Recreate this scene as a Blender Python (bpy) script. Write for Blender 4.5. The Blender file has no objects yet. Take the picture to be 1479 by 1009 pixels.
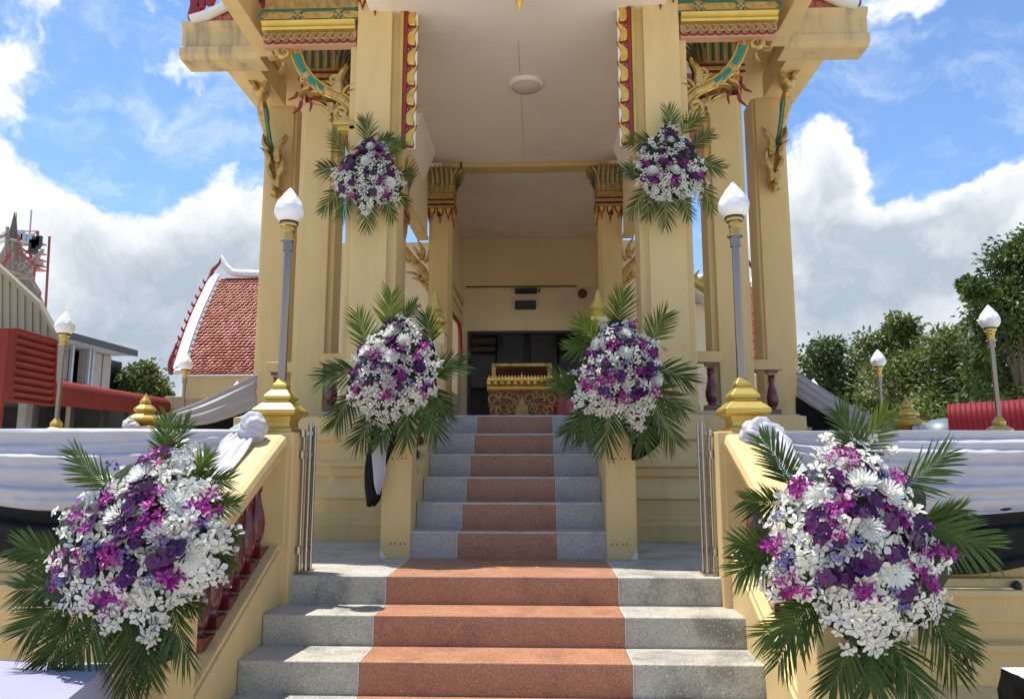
import bpy, bmesh, math, random
from mathutils import Vector, Matrix, Euler

SC = bpy.context.scene
COL = SC.collection
random.seed(11)
R = math.radians

# ------------------------------------------------------------------ camera
F_PX, CX, CY = 1090.0, 739.5, 504.5          # focal length and centre, in photo pixels (1479 wide)
PITCH, YAW = R(8.45), R(2.1)
LAND = 0.89                                   # level of the terrace / landing above the ground
EYE = Vector((0.17, 0.0, LAND + 0.62))
cam_d = bpy.data.cameras.new('camera')
cam_d.sensor_width = 36.0
cam_d.lens = F_PX / 1479.0 * 36.0
cam_d.clip_start = 0.05
cam_d.clip_end = 3000.0
cam = bpy.data.objects.new('camera', cam_d)
COL.objects.link(cam)
cam.location = EYE
cam.rotation_euler = (math.pi / 2 + PITCH, 0, YAW)
SC.camera = cam
CAM_M = Euler((math.pi / 2 + PITCH, 0, YAW)).to_matrix()


def ray(u, v):
    return (CAM_M @ Vector(((u - CX) / F_PX, -(v - CY) / F_PX, -1.0)))


def at(u, v, Y):
    """point on the world plane y = Y that the photograph shows at pixel (u, v)"""
    d = ray(u, v)
    return EYE + d * ((Y - EYE.y) / d.y)


def on_z(u, v, z):
    d = ray(u, v)
    return EYE + d * ((z - EYE.z) / d.z)


# ------------------------------------------------------------------ world, sun, exposure
SUN_DIR = Vector((-0.25, 0.09, 0.96)).normalized()
SUN_EL = math.asin(SUN_DIR.z)
SUN_AZ = math.atan2(SUN_DIR.x, SUN_DIR.y)
SC.view_settings.view_transform = 'Standard'
SC.view_settings.look = 'None'
SC.view_settings.gamma = 1.0
SC.view_settings.use_curve_mapping = False
SC.view_settings.exposure = 0.95
SKY_STRENGTH = 0.13
SC.cycles.diffuse_bounces = 8
SC.cycles.max_bounces = 14

sun_d = bpy.data.lights.new('sun', 'SUN')
sun_d.energy = 3.4
sun_d.angle = R(0.5)
sun_d.color = (1.0, 0.95, 0.87)
sun = bpy.data.objects.new('sun', sun_d)
COL.objects.link(sun)
sun.location = (0, 0, 30)
sun.rotation_euler = (-SUN_DIR).to_track_quat('-Z', 'Y').to_euler()

world = bpy.data.worlds.new('World')
SC.world = world
world.use_nodes = True


def build_world():
    nt = world.node_tree
    N, L = nt.nodes, nt.links
    N.clear()
    out = N.new('ShaderNodeOutputWorld')
    bg = N.new('ShaderNodeBackground')
    bg.inputs['Strength'].default_value = SKY_STRENGTH
    L.new(bg.outputs[0], out.inputs[0])
    sky = N.new('ShaderNodeTexSky')
    sky.sky_type = 'NISHITA'
    sky.sun_disc = False
    sky.sun_elevation = SUN_EL
    sky.sun_rotation = SUN_AZ
    sky.air_density = 1.0
    sky.dust_density = 0.15
    sky.ozone_density = 3.0
    tc = N.new('ShaderNodeTexCoord')
    gen = tc.outputs['Generated']

    def math_(op, a, b=None, c=None, clamp=False):
        n = N.new('ShaderNodeMath')
        n.operation = op
        n.use_clamp = clamp
        for i, x in enumerate((a, b, c)):
            if x is None:
                continue
            if isinstance(x, (int, float)):
                n.inputs[i].default_value = x
            else:
                L.new(x, n.inputs[i])
        return n.outputs[0]

    def vmath(op, a, b=None, scale=None):
        n = N.new('ShaderNodeVectorMath')
        n.operation = op
        for i, x in enumerate((a, b)):
            if x is None:
                continue
            if isinstance(x, (tuple, Vector)):
                n.inputs[i].default_value = tuple(x)
            else:
                L.new(x, n.inputs[i])
        if scale is not None:
            n.inputs['Scale'].default_value = scale
        return n.outputs['Value'] if op in ('DISTANCE', 'LENGTH', 'DOT_PRODUCT') else n.outputs[0]

    def noise(vec, scale, detail=6, rough=0.55, distort=0.0, color=False):
        n = N.new('ShaderNodeTexNoise')
        n.inputs['Scale'].default_value = scale
        n.inputs['Detail'].default_value = detail
        n.inputs['Roughness'].default_value = rough
        n.inputs['Distortion'].default_value = distort
        L.new(vec, n.inputs['Vector'])
        return n.outputs['Color'] if color else n.outputs['Fac']

    def smooth(x, a, b):
        n = N.new('ShaderNodeMapRange')
        n.interpolation_type = 'SMOOTHSTEP'
        n.inputs['From Min'].default_value = a
        n.inputs['From Max'].default_value = b
        L.new(x, n.inputs['Value'])
        return n.outputs[0]

    def mix(fac, a, b):
        n = N.new('ShaderNodeMix')
        n.data_type = 'RGBA'
        if isinstance(fac, (int, float)):
            n.inputs[0].default_value = fac
        else:
            L.new(fac, n.inputs[0])
        for i, x in ((6, a), (7, b)):
            if isinstance(x, tuple):
                n.inputs[i].default_value = (*x, 1)
            else:
                L.new(x, n.inputs[i])
        return n.outputs[2]

    sep = N.new('ShaderNodeSeparateXYZ')
    L.new(gen, sep.inputs[0])
    z = sep.outputs['Z']
    # billows: warp the direction, then carve with layered noise
    warp = vmath('SUBTRACT', noise(gen, 7.0, 4, 0.6, color=True), (0.5, 0.5, 0.5))
    wdir = vmath('ADD', gen, vmath('SCALE', warp, scale=0.13))
    big = noise(gen, 2.3, 3, 0.5)
    fine = noise(wdir, 9.0, 6, 0.62)
    # a bank of cumulus that thickens towards the horizon all the way round
    bank = math_('MULTIPLY', math_('SUBTRACT', 0.235, z), 2.7)
    dens = math_('ADD', bank, math_('MULTIPLY', math_('SUBTRACT', big, 0.5), 1.6))
    dens = math_('ADD', dens, math_('MULTIPLY', math_('SUBTRACT', fine, 0.5), 2.5))
    # single towers of the bank
    for (u, v, r, amp) in ((60, 380, .22, .55), (240, 380, .20, .5), (345, 350, .12, .5), (1190, 330, .17, .8),
                           (1215, 220, .07, .55), (1335, 370, .10, .5), (1465, 330, .12, .65), (1440, 290, .06, .4), (330, 480, .2, .3),
                           (1260, 430, .2, .6), (40, 60, .22, .5), (250, 50, .14, .4), (1400, 20, .18, .7), (1310, 15, .10, .45),
                           (200, 215, .13, -.6), (90, 240, .10, -.35), (1390, 165, .16, -.7), (1290, 250, .07, -.4), (1255, 120, .1, -.45)):
        d = vmath('DISTANCE', wdir, ray(u, v).normalized())
        m = smooth(d, r, r * 0.25)
        dens = math_('ADD', dens, math_('MULTIPLY', m, amp))
    cum = smooth(dens, 0.0, 0.42)
    # thin streaks of high cloud
    mp = N.new('ShaderNodeMapping')
    L.new(wdir, mp.inputs['Vector'])
    mp.inputs['Rotation'].default_value = (0.2, 0.9, 0.5)
    mp.inputs['Scale'].default_value = (2.2, 9.0, 9.0)
    cirrus = smooth(noise(mp.outputs[0], 1.6, 5, 0.62), 0.44, 0.85)
    cirrus = math_('MULTIPLY', cirrus, 0.75)
    shade = math_('ADD', smooth(dens, 1.5, 0.25), math_('MULTIPLY', math_('SUBTRACT', fine, 0.5), 2.0), clamp=True)
    shade = math_('ADD', shade, math_('MULTIPLY', math_('SUBTRACT', noise(wdir, 24.0, 4, 0.6), 0.5), 0.9), clamp=True)
    shade = math_('MULTIPLY', shade, smooth(z, -0.12, 0.26))
    shade = math_('ADD', math_('MULTIPLY', shade, 0.75), math_('MULTIPLY', smooth(z, 0.02, 0.55), 0.25), clamp=True)
    ccol = mix(shade, (1.75, 2.1, 2.5), (4.75, 4.8, 4.85))
    deep = mix(1.0, sky.outputs[0], (.70, .78, .86))
    deep.node.blend_type = 'MULTIPLY'
    base = mix(cirrus, deep, (3.9, 4.25, 4.7))
    final = mix(cum, base, ccol)
    # below the horizon the far land, hazy
    final = mix(smooth(z, 0.0, -0.03), final, (1.3, 1.35, 1.2))
    L.new(final, bg.inputs['Color'])


build_world()

# ------------------------------------------------------------------ mesh helpers


class MB:
    def __init__(s):
        s.v, s.f, s.m = [], [], []

    def add(s, vs, fs, mi=0):
        o = len(s.v)
        s.v += [tuple(v) for v in vs]
        s.f += [tuple(i + o for i in f) for f in fs]
        s.m += [mi] * len(fs)
        return s

    def box(s, x0, x1, y0, y1, z0, z1, mi=0):
        return s.hexa([(x0, y0, z0), (x1, y0, z0), (x1, y1, z0), (x0, y1, z0),
                       (x0, y0, z1), (x1, y0, z1), (x1, y1, z1), (x0, y1, z1)], mi)

    def hexa(s, p, mi=0):
        return s.add(p, [(0, 3, 2, 1), (4, 5, 6, 7), (0, 1, 5, 4), (1, 2, 6, 5), (2, 3, 7, 6), (3, 0, 4, 7)], mi)

    def prism(s, poly, d0, d1, plane='xz', mi=0):
        n = len(poly)
        def mk(a, b, d):
            return {'xz': (a, d, b), 'yz': (d, a, b), 'xy': (a, b, d)}[plane]
        vs = [mk(a, b, d0) for a, b in poly] + [mk(a, b, d1) for a, b in poly]
        fs = [tuple(range(n)), tuple(range(2 * n - 1, n - 1, -1))]
        fs += [(i, i + n, (i + 1) % n + n, (i + 1) % n) for i in range(n)]
        return s.add(vs, fs, mi)

    def lathe(s, c, prof, n=20, rot=0.0, mi=0, square=False, cap=True):
        if square:
            n, rot = 4, rot + math.pi / 4
            k = math.sqrt(2)
        else:
            k = 1.0
        vs, fs = [], []
        for r, z in prof:
            for i in range(n):
                a = rot + 2 * math.pi * i / n
                vs.append((c[0] + k * r * math.cos(a), c[1] + k * r * math.sin(a), c[2] + z))
        for j in range(len(prof) - 1):
            for i in range(n):
                i2 = (i + 1) % n
                fs.append((j * n + i, j * n + i2, (j + 1) * n + i2, (j + 1) * n + i))
        if cap:
            fs.append(tuple(range(n - 1, -1, -1)))
            m = (len(prof) - 1) * n
            fs.append(tuple(range(m, m + n)))
        return s.add(vs, fs, mi)

    def tube(s, pts, r, n=8, mi=0, flat=1.0, cap=True):
        pts = [Vector(p) for p in pts]
        m = len(pts)
        rr = r if isinstance(r, (list, tuple)) else [r] * m
        vs, fs = [], []
        ref = None
        for i, p in enumerate(pts):
            t = (pts[min(i + 1, m - 1)] - pts[max(i - 1, 0)])
            t = t.normalized() if t.length > 1e-9 else Vector((0, 0, 1))
            if ref is None:
                ref = Vector((0, 1, 0)) if abs(t.y) < .9 else Vector((1, 0, 0))
            b = (ref - t * ref.dot(t)).normalized()
            ref = b
            c = t.cross(b)
            for k in range(n):
                a = 2 * math.pi * (k + .5) / n
                vs.append(p + b * (math.cos(a) * rr[i] * flat) + c * (math.sin(a) * rr[i]))
        for i in range(m - 1):
            for k in range(n):
                k2 = (k + 1) % n
                fs.append((i * n + k, i * n + k2, (i + 1) * n + k2, (i + 1) * n + k))
        if cap:
            fs.append(tuple(range(n - 1, -1, -1)))
            fs.append(tuple(range((m - 1) * n, m * n)))
        return s.add(vs, fs, mi)

    def surf(s, fn, nu, nv, mi=0, flip=False):
        vs = [fn(i / nu, j / nv) for j in range(nv + 1) for i in range(nu + 1)]
        fs = []
        for j in range(nv):
            for i in range(nu):
                a = j * (nu + 1) + i
                q = (a, a + 1, a + nu + 2, a + nu + 1)
                fs.append(q[::-1] if flip else q)
        return s.add(vs, fs, mi)

    def sweep(s, prof, path, mi=0, closed=False):
        """prof: (out, up) pairs; path: list of (x, y) with an outward normal each: ((x,y),(nx,ny)); horizontal mouldings"""
        n, m = len(prof), len(path)
        vs = [(p[0] + nn[0] * o, p[1] + nn[1] * o, z) for (p, nn) in path for (o, z) in prof]
        fs = []
        for i in range(m if closed else m - 1):
            i2 = (i + 1) % m
            for k in range(n - 1):
                fs.append((i * n + k, i2 * n + k, i2 * n + k + 1, i * n + k + 1))
        return s.add(vs, fs, mi)

    def mesh(s, name, mats, smooth=None, origin=(0, 0, 0)):
        me = bpy.data.meshes.new(name)
        ox, oy, oz = origin
        me.from_pydata([(a - ox, b - oy, c - oz) for a, b, c in s.v], [], s.f)
        mats = mats if isinstance(mats, (list, tuple)) else [mats]
        for m in mats:
            me.materials.append(m)
        if len(mats) > 1:
            me.polygons.foreach_set('material_index', s.m)
        bm = bmesh.new()
        bm.from_mesh(me)
        bmesh.ops.recalc_face_normals(bm, faces=bm.faces)
        bm.to_mesh(me)
        bm.free()
        if smooth is not None:
            me.polygons.foreach_set('use_smooth', [True] * len(me.polygons))
            me.set_sharp_from_angle(angle=R(smooth))
        me.update()
        return me


def tag(o, label=None, cat=None, group=None, kind=None):
    if label: o['label'] = label
    if cat: o['category'] = cat
    if group: o['group'] = group
    if kind: o['kind'] = kind
    return o


BASE = {}          # object -> world position of its root


def thing(name, label, cat, loc, group=None):
    o = bpy.data.objects.new(name, None)
    o.empty_display_size = 0.1
    COL.objects.link(o)
    o.location = loc
    BASE[o.name] = Vector(loc)
    return tag(o, label, cat, group)


def bev(o, w, seg=2, ang=35):
    m = o.modifiers.new('bevel', 'BEVEL')
    m.width = w
    m.segments = seg
    m.limit_method = 'ANGLE'
    m.angle_limit = R(ang)
    return o


def part(name, mb, mats, parent, smooth=None, bevel=0.0):
    """mesh given in world coordinates, linked as a part of parent"""
    base = BASE[parent.name]
    o = bpy.data.objects.new(name, mb.mesh(name, mats, smooth, base))
    COL.objects.link(o)
    o.parent = parent
    BASE[o.name] = base
    if bevel: bev(o, bevel)
    return o


def single(name, mb, mats, label, cat, loc=(0, 0, 0), group=None, smooth=None, bevel=0.0, kind=None):
    o = bpy.data.objects.new(name, mb.mesh(name, mats, smooth, loc))
    COL.objects.link(o)
    o.location = loc
    BASE[o.name] = Vector(loc)
    if bevel: bev(o, bevel)
    return tag(o, label, cat, group, kind)


def inst(name, me, parent, loc, rot=None, scale=1.0, bevel=0.0):
    """shared mesh placed at a world position as a part of parent"""
    o = bpy.data.objects.new(name, me)
    COL.objects.link(o)
    o.parent = parent
    base = BASE[parent.name]
    o.location = Vector(loc) - base
    if rot is not None:
        o.rotation_euler = rot if not isinstance(rot, Matrix) else rot.to_euler()
    o.scale = (scale,) * 3 if isinstance(scale, (int, float)) else scale
    BASE[o.name] = base
    if bevel: bev(o, bevel)
    return o


# ------------------------------------------------------------------ materials
def M(name, col, rough=0.6, metal=0.0, var=0.08, scale=5.0, bump=0.0, bscale=60.0, stain=None, stain_amt=0.0,
      stain_scale=2.0, stain_lo=0.5, stain_hi=0.75, stretch=(1, 1, 1), coat=0.0, spec=0.5, sheen=0.0, objrand=0.0, trans=0.0,
      speckle=None, chips=None, objcoord=False, rough_var=0.0, aniso=0.0, huerand=0.0):
    m = bpy.data.materials.new(name)
    m.use_nodes = True
    nt = m.node_tree
    N, L = nt.nodes, nt.links
    b = N['Principled BSDF']
    b.inputs['Roughness'].default_value = rough
    b.inputs['Metallic'].default_value = metal
    b.inputs['Coat Weight'].default_value = coat
    b.inputs['Coat Roughness'].default_value = 0.12
    b.inputs['Specular IOR Level'].default_value = spec
    b.inputs['Sheen Weight'].default_value = sheen
    if objcoord:
        vec = N.new('ShaderNodeTexCoord').outputs['Object']
    else:
        vec = N.new('ShaderNodeNewGeometry').outputs['Position']
    mp = N.new('ShaderNodeMapping')
    mp.inputs['Scale'].default_value = stretch
    L.new(vec, mp.inputs['Vector'])

    def noise(sc, det=5, v=None):
        n = N.new('ShaderNodeTexNoise')
        n.inputs['Scale'].default_value = sc
        n.inputs['Detail'].default_value = det
        n.inputs['Roughness'].default_value = 0.6
        L.new(v or mp.outputs[0], n.inputs['Vector'])
        return n.outputs['Fac']

    def rng(x, a, b_, c, d, st='LINEAR'):
        n = N.new('ShaderNodeMapRange')
        n.interpolation_type = st
        for k, val in zip(('From Min', 'From Max', 'To Min', 'To Max'), (a, b_, c, d)):
            n.inputs[k].default_value = val
        L.new(x, n.inputs['Value'])
        return n.outputs[0]

    def mix(f, a, c, blend='MIX'):
        n = N.new('ShaderNodeMix')
        n.data_type = 'RGBA'
        n.blend_type = blend
        if isinstance(f, float): n.inputs[0].default_value = f
        else: L.new(f, n.inputs[0])
        for i, x in ((6, a), (7, c)):
            if isinstance(x, tuple): n.inputs[i].default_value = (*x, 1)
            else: L.new(x, n.inputs[i])
        return n.outputs[2]

    c0 = tuple(max(0, x * (1 - var)) for x in col)
    c1 = tuple(min(1, x * (1 + var)) for x in col)
    cur = mix(rng(noise(scale), .3, .7, 0, 1), c0, c1)
    if stain:
        cur = mix(rng(noise(stain_scale, 8), stain_lo, stain_hi, 0, stain_amt, 'SMOOTHSTEP'), cur, stain)
    if chips:      # pale and dark stone chips of terrazzo
        for (sc, cc, th) in chips:
            v = N.new('ShaderNodeTexVoronoi')
            v.inputs['Scale'].default_value = sc
            L.new(vec, v.inputs['Vector'])
            sp = N.new('ShaderNodeSeparateColor')
            L.new(v.outputs['Color'], sp.inputs[0])
            a = rng(sp.outputs[0], th, th + .02, 0, 1)
            d = rng(v.outputs['Distance'], .32, .45, 1, 0)
            mm = N.new('ShaderNodeMath'); mm.operation = 'MULTIPLY'
            L.new(a, mm.inputs[0]); L.new(d, mm.inputs[1])
            cur = mix(mm.outputs[0], cur, cc)
    if objrand or huerand:
        oi = N.new('ShaderNodeObjectInfo')
        hs = N.new('ShaderNodeHueSaturation')
        L.new(cur, hs.inputs['Color'])
        L.new(rng(oi.outputs['Random'], 0, 1, 1 - objrand, 1 + objrand), hs.inputs['Value'])
        if huerand:
            n2 = N.new('ShaderNodeMath'); n2.operation = 'FRACT'
            n3 = N.new('ShaderNodeMath'); n3.operation = 'MULTIPLY'; n3.inputs[1].default_value = 7.31
            L.new(oi.outputs['Random'], n3.inputs[0]); L.new(n3.outputs[0], n2.inputs[0])
            L.new(rng(n2.outputs[0], 0, 1, .5 - huerand, .5 + huerand), hs.inputs['Hue'])
        cur = hs.outputs[0]
    L.new(cur, b.inputs['Base Color'])
    if rough_var:
        L.new(rng(noise(scale * 2), .3, .7, max(.02, rough - rough_var), min(1, rough + rough_var)), b.inputs['Roughness'])
    if bump:
        bp = N.new('ShaderNodeBump')
        bp.inputs['Strength'].default_value = 1.0
        bp.inputs['Distance'].default_value = bump
        L.new(noise(bscale, 6), bp.inputs['Height'])
        L.new(bp.outputs[0], b.inputs['Normal'])
    if trans:
        tr = N.new('ShaderNodeBsdfTranslucent')
        L.new(cur, tr.inputs['Color'])
        ms = N.new('ShaderNodeMixShader')
        ms.inputs[0].default_value = trans
        out = N['Material Output']
        L.new(b.outputs[0], ms.inputs[1]); L.new(tr.outputs[0], ms.inputs[2])
        L.new(ms.outputs[0], out.inputs['Surface'])
    return m


YEL = (0.68, 0.495, 0.215)
plaster = M('yellow_plaster', YEL, .62, var=.07, scale=1.3, bump=.002, bscale=40, stain=(.42, .30, .14), stain_amt=.4, stain_scale=1.8, stain_lo=.50, stain_hi=.78, stretch=(2.6, 2.6, .55))
plaster_old = M('weathered_plaster', (.60, .45, .22), .7, var=.09, scale=2.5, bump=.002, bscale=40, stain=(.24, .20, .14), stain_amt=.8,
                stain_scale=2.6, stain_lo=.5, stain_hi=.72, stretch=(2.2, 1, .35))
cream = M('cream_wall', (.78, .65, .44), .65, var=.04, scale=1.4, bump=.001, stain=(.55, .43, .28), stain_amt=.4, stain_scale=1.2)
ceil_m = M('ceiling_paint', (.89, .81, .69), .75, var=.03, scale=1.1, bump=.001, bscale=30, stain=(.60, .51, .44), stain_amt=.35, stain_scale=.9)
white_paint = M('white_paint', (.80, .79, .76), .5, var=.05, scale=3, stain=(.45, .43, .40), stain_amt=.45, stain_scale=4, stain_lo=.55)
terr_grey = M('pale_terrazzo', (.44, .415, .345), .55, var=.14, scale=3, bump=.0015, bscale=90, stain=(.15, .145, .125), stain_amt=.72, stain_scale=4.2, stain_lo=.46, stain_hi=.72,
              chips=[(150, (.13, .13, .12), .84), (120, (.62, .61, .57), .80), (260, (.06, .06, .055), .84)], rough_var=.12)
terr_red = M('terracotta_terrazzo', (.37, .170, .088), .5, var=.12, scale=4, bump=.0008, bscale=90, stain=(.20, .075, .045), stain_amt=.7, stain_scale=5.5, stain_lo=.48, stain_hi=.8,
             chips=[(190, (.60, .31, .19), .74), (160, (.24, .09, .055), .74), (280, (.66, .50, .38), .86)], rough_var=.12)
terr_blue = M('blue_grey_terrazzo', (.43, .40, .36), .5, var=.10, scale=4, bump=.0008, bscale=90, stain=(.19, .20, .215), stain_amt=.5, stain_scale=3.5,
              chips=[(200, (.55, .57, .58), .74), (170, (.13, .14, .15), .74), (300, (.08, .08, .09), .84)], rough_var=.12)
strip_white = M('divider_strip', (.62, .60, .55), .5, var=.1, scale=20)
gold = M('gold_paint', (.78, .50, .10), .34, .72, var=.14, scale=9, bump=.0012, bscale=40, stain=(.38, .22, .05), stain_amt=.5, stain_scale=7, rough_var=.1)
gold_carved = M('carved_gilding', (.56, .38, .12), .42, .5, var=.2, scale=14, bump=.006, bscale=38, stain=(.26, .13, .04), stain_amt=.75, stain_scale=16, stain_lo=.46, stain_hi=.7)
gold_pale = M('pale_gold_paint', (.60, .43, .10), .38, .55, var=.1, scale=6, bump=.001, bscale=30, stain=(.48, .32, .09), stain_amt=.5, stain_scale=5)
gold_dull = M('dull_gilding', (.42, .28, .09), .45, .3, var=.22, scale=14, bump=.003, bscale=45, stain=(.18, .10, .04), stain_amt=.7, stain_scale=12)
green_en = M('green_enamel', (.005, .19, .14), .3, var=.15, scale=12, coat=.3)
green_dk = M('dark_green_enamel', (.02, .10, .06), .4, var=.25, scale=12)
red_en = M('red_enamel', (.25, .02, .018), .4, var=.2, scale=10)
red_dk = M('dark_red_enamel', (.13, .015, .012), .45, var=.2, scale=10)
pinkish = M('salmon_ground', (.58, .33, .20), .6, var=.1, scale=8)
cream_y = M('ochre_cream_wall', (.76, .61, .36), .65, var=.04, scale=1.4)
maroon = M('maroon_glazed_baluster', (.105, .010, .014), .22, var=.5, scale=9, stain=(.33, .16, .15), stain_amt=.6, stain_scale=10, stain_lo=.56, stain_hi=.74,
           stretch=(1, 1, .28), coat=.5)
steel = M('stainless_steel', (.30, .24, .19), .13, 1.0, var=.06, scale=3, stretch=(6, 6, .6), rough_var=.05)
gate_steel = M('brushed_gate_steel', (.42, .39, .36), .2, 1.0, var=.06, scale=3, stretch=(6, 6, .6), rough_var=.06)
bronze_band = M('brass_band', (.62, .40, .12), .28, 1.0, var=.1, scale=9)
globe_m = M('opal_white_globe', (.82, .81, .78), .28, var=.03, scale=8, stain=(.58, .55, .48), stain_amt=.4, stain_scale=6)
cloth_w = M('white_satin_cloth', (.58, .565, .60), .5, var=.03, scale=3, bump=.004, bscale=16, sheen=.25, trans=.22)
cloth_l = M('lavender_white_cloth', (.34, .325, .44), .6, var=.04, scale=4, bump=.002, bscale=22, sheen=.2)
cloth_b = M('black_satin_cloth', (.006, .006, .007), .55, var=.2, scale=4, bump=.0015, bscale=30, spec=.2)
chalk = M('paint_scuff', (.72, .68, .58), .7)
dark_m = M('dark_metal', (.035, .03, .03), .45, var=.15)
black_m = M('black_plastic', (.012, .012, .013), .4)
tile_m = M('red_clay_roof_tile', (.40, .105, .06), .5, var=.28, scale=22, bump=.002, stain=(.52, .22, .14), stain_amt=.5, stain_scale=30, stain_lo=.45, objrand=.0)
red_metal = M('red_painted_metal', (.23, .030, .016), .62, spec=.25, var=.12, scale=2.5, stain=(.18, .03, .02), stain_amt=.5, stain_scale=3)
crimson_metal = M('crimson_painted_metal', (.18, .008, .014), .62, spec=.25, var=.1, scale=2.5)
sheet_beige = M('beige_sheet_metal', (.36, .31, .19), .5, var=.1, scale=2, stain=(.24, .20, .13), stain_amt=.5, stain_scale=2, stretch=(3, 3, .5))
grey_wood = M('grey_boards', (.33, .28, .25), .7, var=.2, scale=6, stretch=(8, 8, .6))
concrete = M('concrete', (.34, .33, .31), .8, var=.12, scale=3, bump=.003, bscale=25)
grey_paint = M('grey_paint', (.38, .40, .42), .55, var=.08)
pole_wood = M('bamboo_pole', (.30, .24, .17), .75, var=.25, scale=4)
mast_red = M('mast_red', (.33, .06, .05), .5)
bark = M('bark', (.10, .075, .05), .9, var=.3, scale=14, bump=.01, bscale=14, stretch=(3, 3, .5))
leaf_ms = [M('tree_leaf_%d' % i, c, .5, var=.35, scale=1.3, trans=.3) for i, c in enumerate(((.095, .145, .022), (.15, .19, .032), (.055, .095, .02), (.19, .19, .06)))]
palm_dark = M('palm_leaf_dark', (.066, .110, .018), .5, spec=.3, var=.4, scale=9, trans=.3, objrand=.25, huerand=.012)
palm_light = M('palm_leaf_fresh', (.115, .165, .02), .5, spec=.3, var=.3, scale=9, trans=.32, objrand=.2, huerand=.01)
stem_m = M('flower_stem', (.05, .10, .02), .5, var=.2)
foam = M('leaf_backing', (.020, .038, .012), .8, var=.4, scale=30, bump=.02, bscale=30)
pet_white = M('white_orchid_petal', (.80, .775, .67), .5, var=.04, scale=40, trans=.3, objrand=.05)
pet_mum = M('white_mum_petal', (.80, .81, .75), .55, var=.04, scale=40, trans=.28, objrand=.04)
pet_mag = M('magenta_orchid_petal', (.34, .012, .23), .45, var=.25, scale=60, trans=.25, objrand=.25, huerand=.012)
pet_pink = M('pink_orchid_petal', (.46, .06, .32), .45, var=.25, scale=60, trans=.25, objrand=.2)
pet_pur = M('purple_vanda_petal', (.062, .004, .066), .42, var=.35, scale=50, trans=.18, objrand=.3, huerand=.02)
pet_blue = M('lavender_blue_floret', (.19, .15, .36), .55, var=.25, scale=60, trans=.2, objrand=.2)
throat = M('flower_throat', (.55, .50, .12), .5)
throat_w = M('pale_flower_throat', (.72, .62, .70), .5)

# ------------------------------------------------------------------ setting: ground and terrace
XC = -0.03            # axis of the building
FLOOR = 1.905         # porch floor


def mir(mb, s):
    """left-hand geometry for s<0, mirrored about the building axis for s>0"""
    if s > 0:
        mb.v = [(2 * XC - x, y, z) for x, y, z in mb.v]
    return mb


ground_m = M('ground_paving', (.55, .53, .48), .85, var=.15, scale=.8, bump=.004, bscale=9, stain=(.18, .18, .16), stain_amt=.6, stain_scale=.5)
mb = MB().add([(-400, -200, 0), (400, -200, 0), (400, 900, 0), (-400, 900, 0)], [(0, 1, 2, 3)])
tag(single('ground', mb, ground_m, None, None), kind='structure')

# terrace slab behind the parapet walls; the landing at its front is laid in three panels
STAIR_X0, STAIR_X1, NOSE_Y = -1.245, 1.235, 4.25
OR0, OR1 = -0.675, 0.59
mb = MB().box(-4.6, 4.6, 5.02, 24, 0.003, LAND - .004)
mb.box(-4.6, -1.25, 4.33, 5.02, 0.003, LAND - .004).box(1.24, 4.6, 4.33, 5.02, .003, LAND - .004)
terrace = tag(single('terrace', mb, terr_grey, None, None), kind='structure')

GAP = .006
nosing_m = M('worn_nosing', (.50, .46, .41), .5, var=.2, scale=9, stain=(.30, .26, .22), stain_amt=.6, stain_scale=7)


def stair(root, nose_y, z_top, n, tread, riser, x0, x1, o0, o1, side_m, back_y, nosing=False):
    """flight going down towards the viewer; every step is a part, its terracotta centre and dividers are sub-parts"""
    for k in range(n):
        yf = nose_y - tread * k
        yb = back_y if k == 0 else nose_y - tread * (k - 1) - .0
        zt = z_top - riser * k
        zb = zt - riser
        yb2 = yb + (.02 if k else 0)
        st = part('step', MB().box(x0 + .004, x1 - .004, yf + .008, yb2, zb - .05, zt - .008), side_m, root)
        for a, b in ((x0, o0 - GAP), (o1 + GAP, x1)):
            part('side_panel', MB().box(a, b, yf, yb2 - .001, zb - .05, zt), side_m, st, bevel=.006)
        part('centre_panel', MB().box(o0, o1, yf - .001, yb2 - .001, zb - .05, zt + .0005), terr_red, st, bevel=.006)
        if nosing:
            part('nosing', MB().box(x0 + .002, x1 - .002, yf - .004, yf + .022, zt - .012, zt + .0025), nosing_m, st, bevel=.003)
        for a in (o0 - GAP, o1):
            part('divider_strip', MB().box(a, a + GAP, yf + .002, yb2 - .001, zb - .05, zt - .0015), strip_white, st)


lower = thing('lower_staircase', 'wide lower flight of pale terrazzo steps with a terracotta band down the middle', 'stairs', (0, 3.5, 0))
stair(lower, NOSE_Y, LAND, 6, .30, .1483, STAIR_X0, STAIR_X1, OR0, OR1, terr_grey, 5.02)
upper = thing('upper_staircase', 'narrow upper flight of blue-grey terrazzo steps with terracotta centre rising to the porch', 'stairs', (0, 5.5, LAND))
UY0, UT, UR_ = 5.02, .302, (FLOOR - LAND) / 6
UX0, UX1 = -.69, .615
stair(upper, UY0 + 5 * UT, FLOOR, 6, UT, UR_, UX0, UX1, -.37, .28, terr_blue, 6.95, True)

# ------------------------------------------------------------------ lower balustrades
BAL_PROF = [(.052, 0), (.052, .05), (.034, .06), (.030, .075), (.040, .09), (.048, .13), (.050, .17), (.042, .22), (.028, .28), (.023, .32),
            (.030, .335), (.030, .35), (.024, .36), (.036, .39), (.040, .41), (.040, .44)]


def baluster_mesh(h, k=1.0):
    mb = MB()
    mb.box(-.055 * k, .055 * k, -.055 * k, .055 * k, 0, .05 * h / .44)
    mb.lathe((0, 0, 0), [(r * k, z * h / .44) for r, z in BAL_PROF[1:-2]], 16)
    mb.box(-.042 * k, .042 * k, -.042 * k, .042 * k, .405 * h / .44, h)
    return mb.mesh('baluster', maroon, 38)


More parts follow.
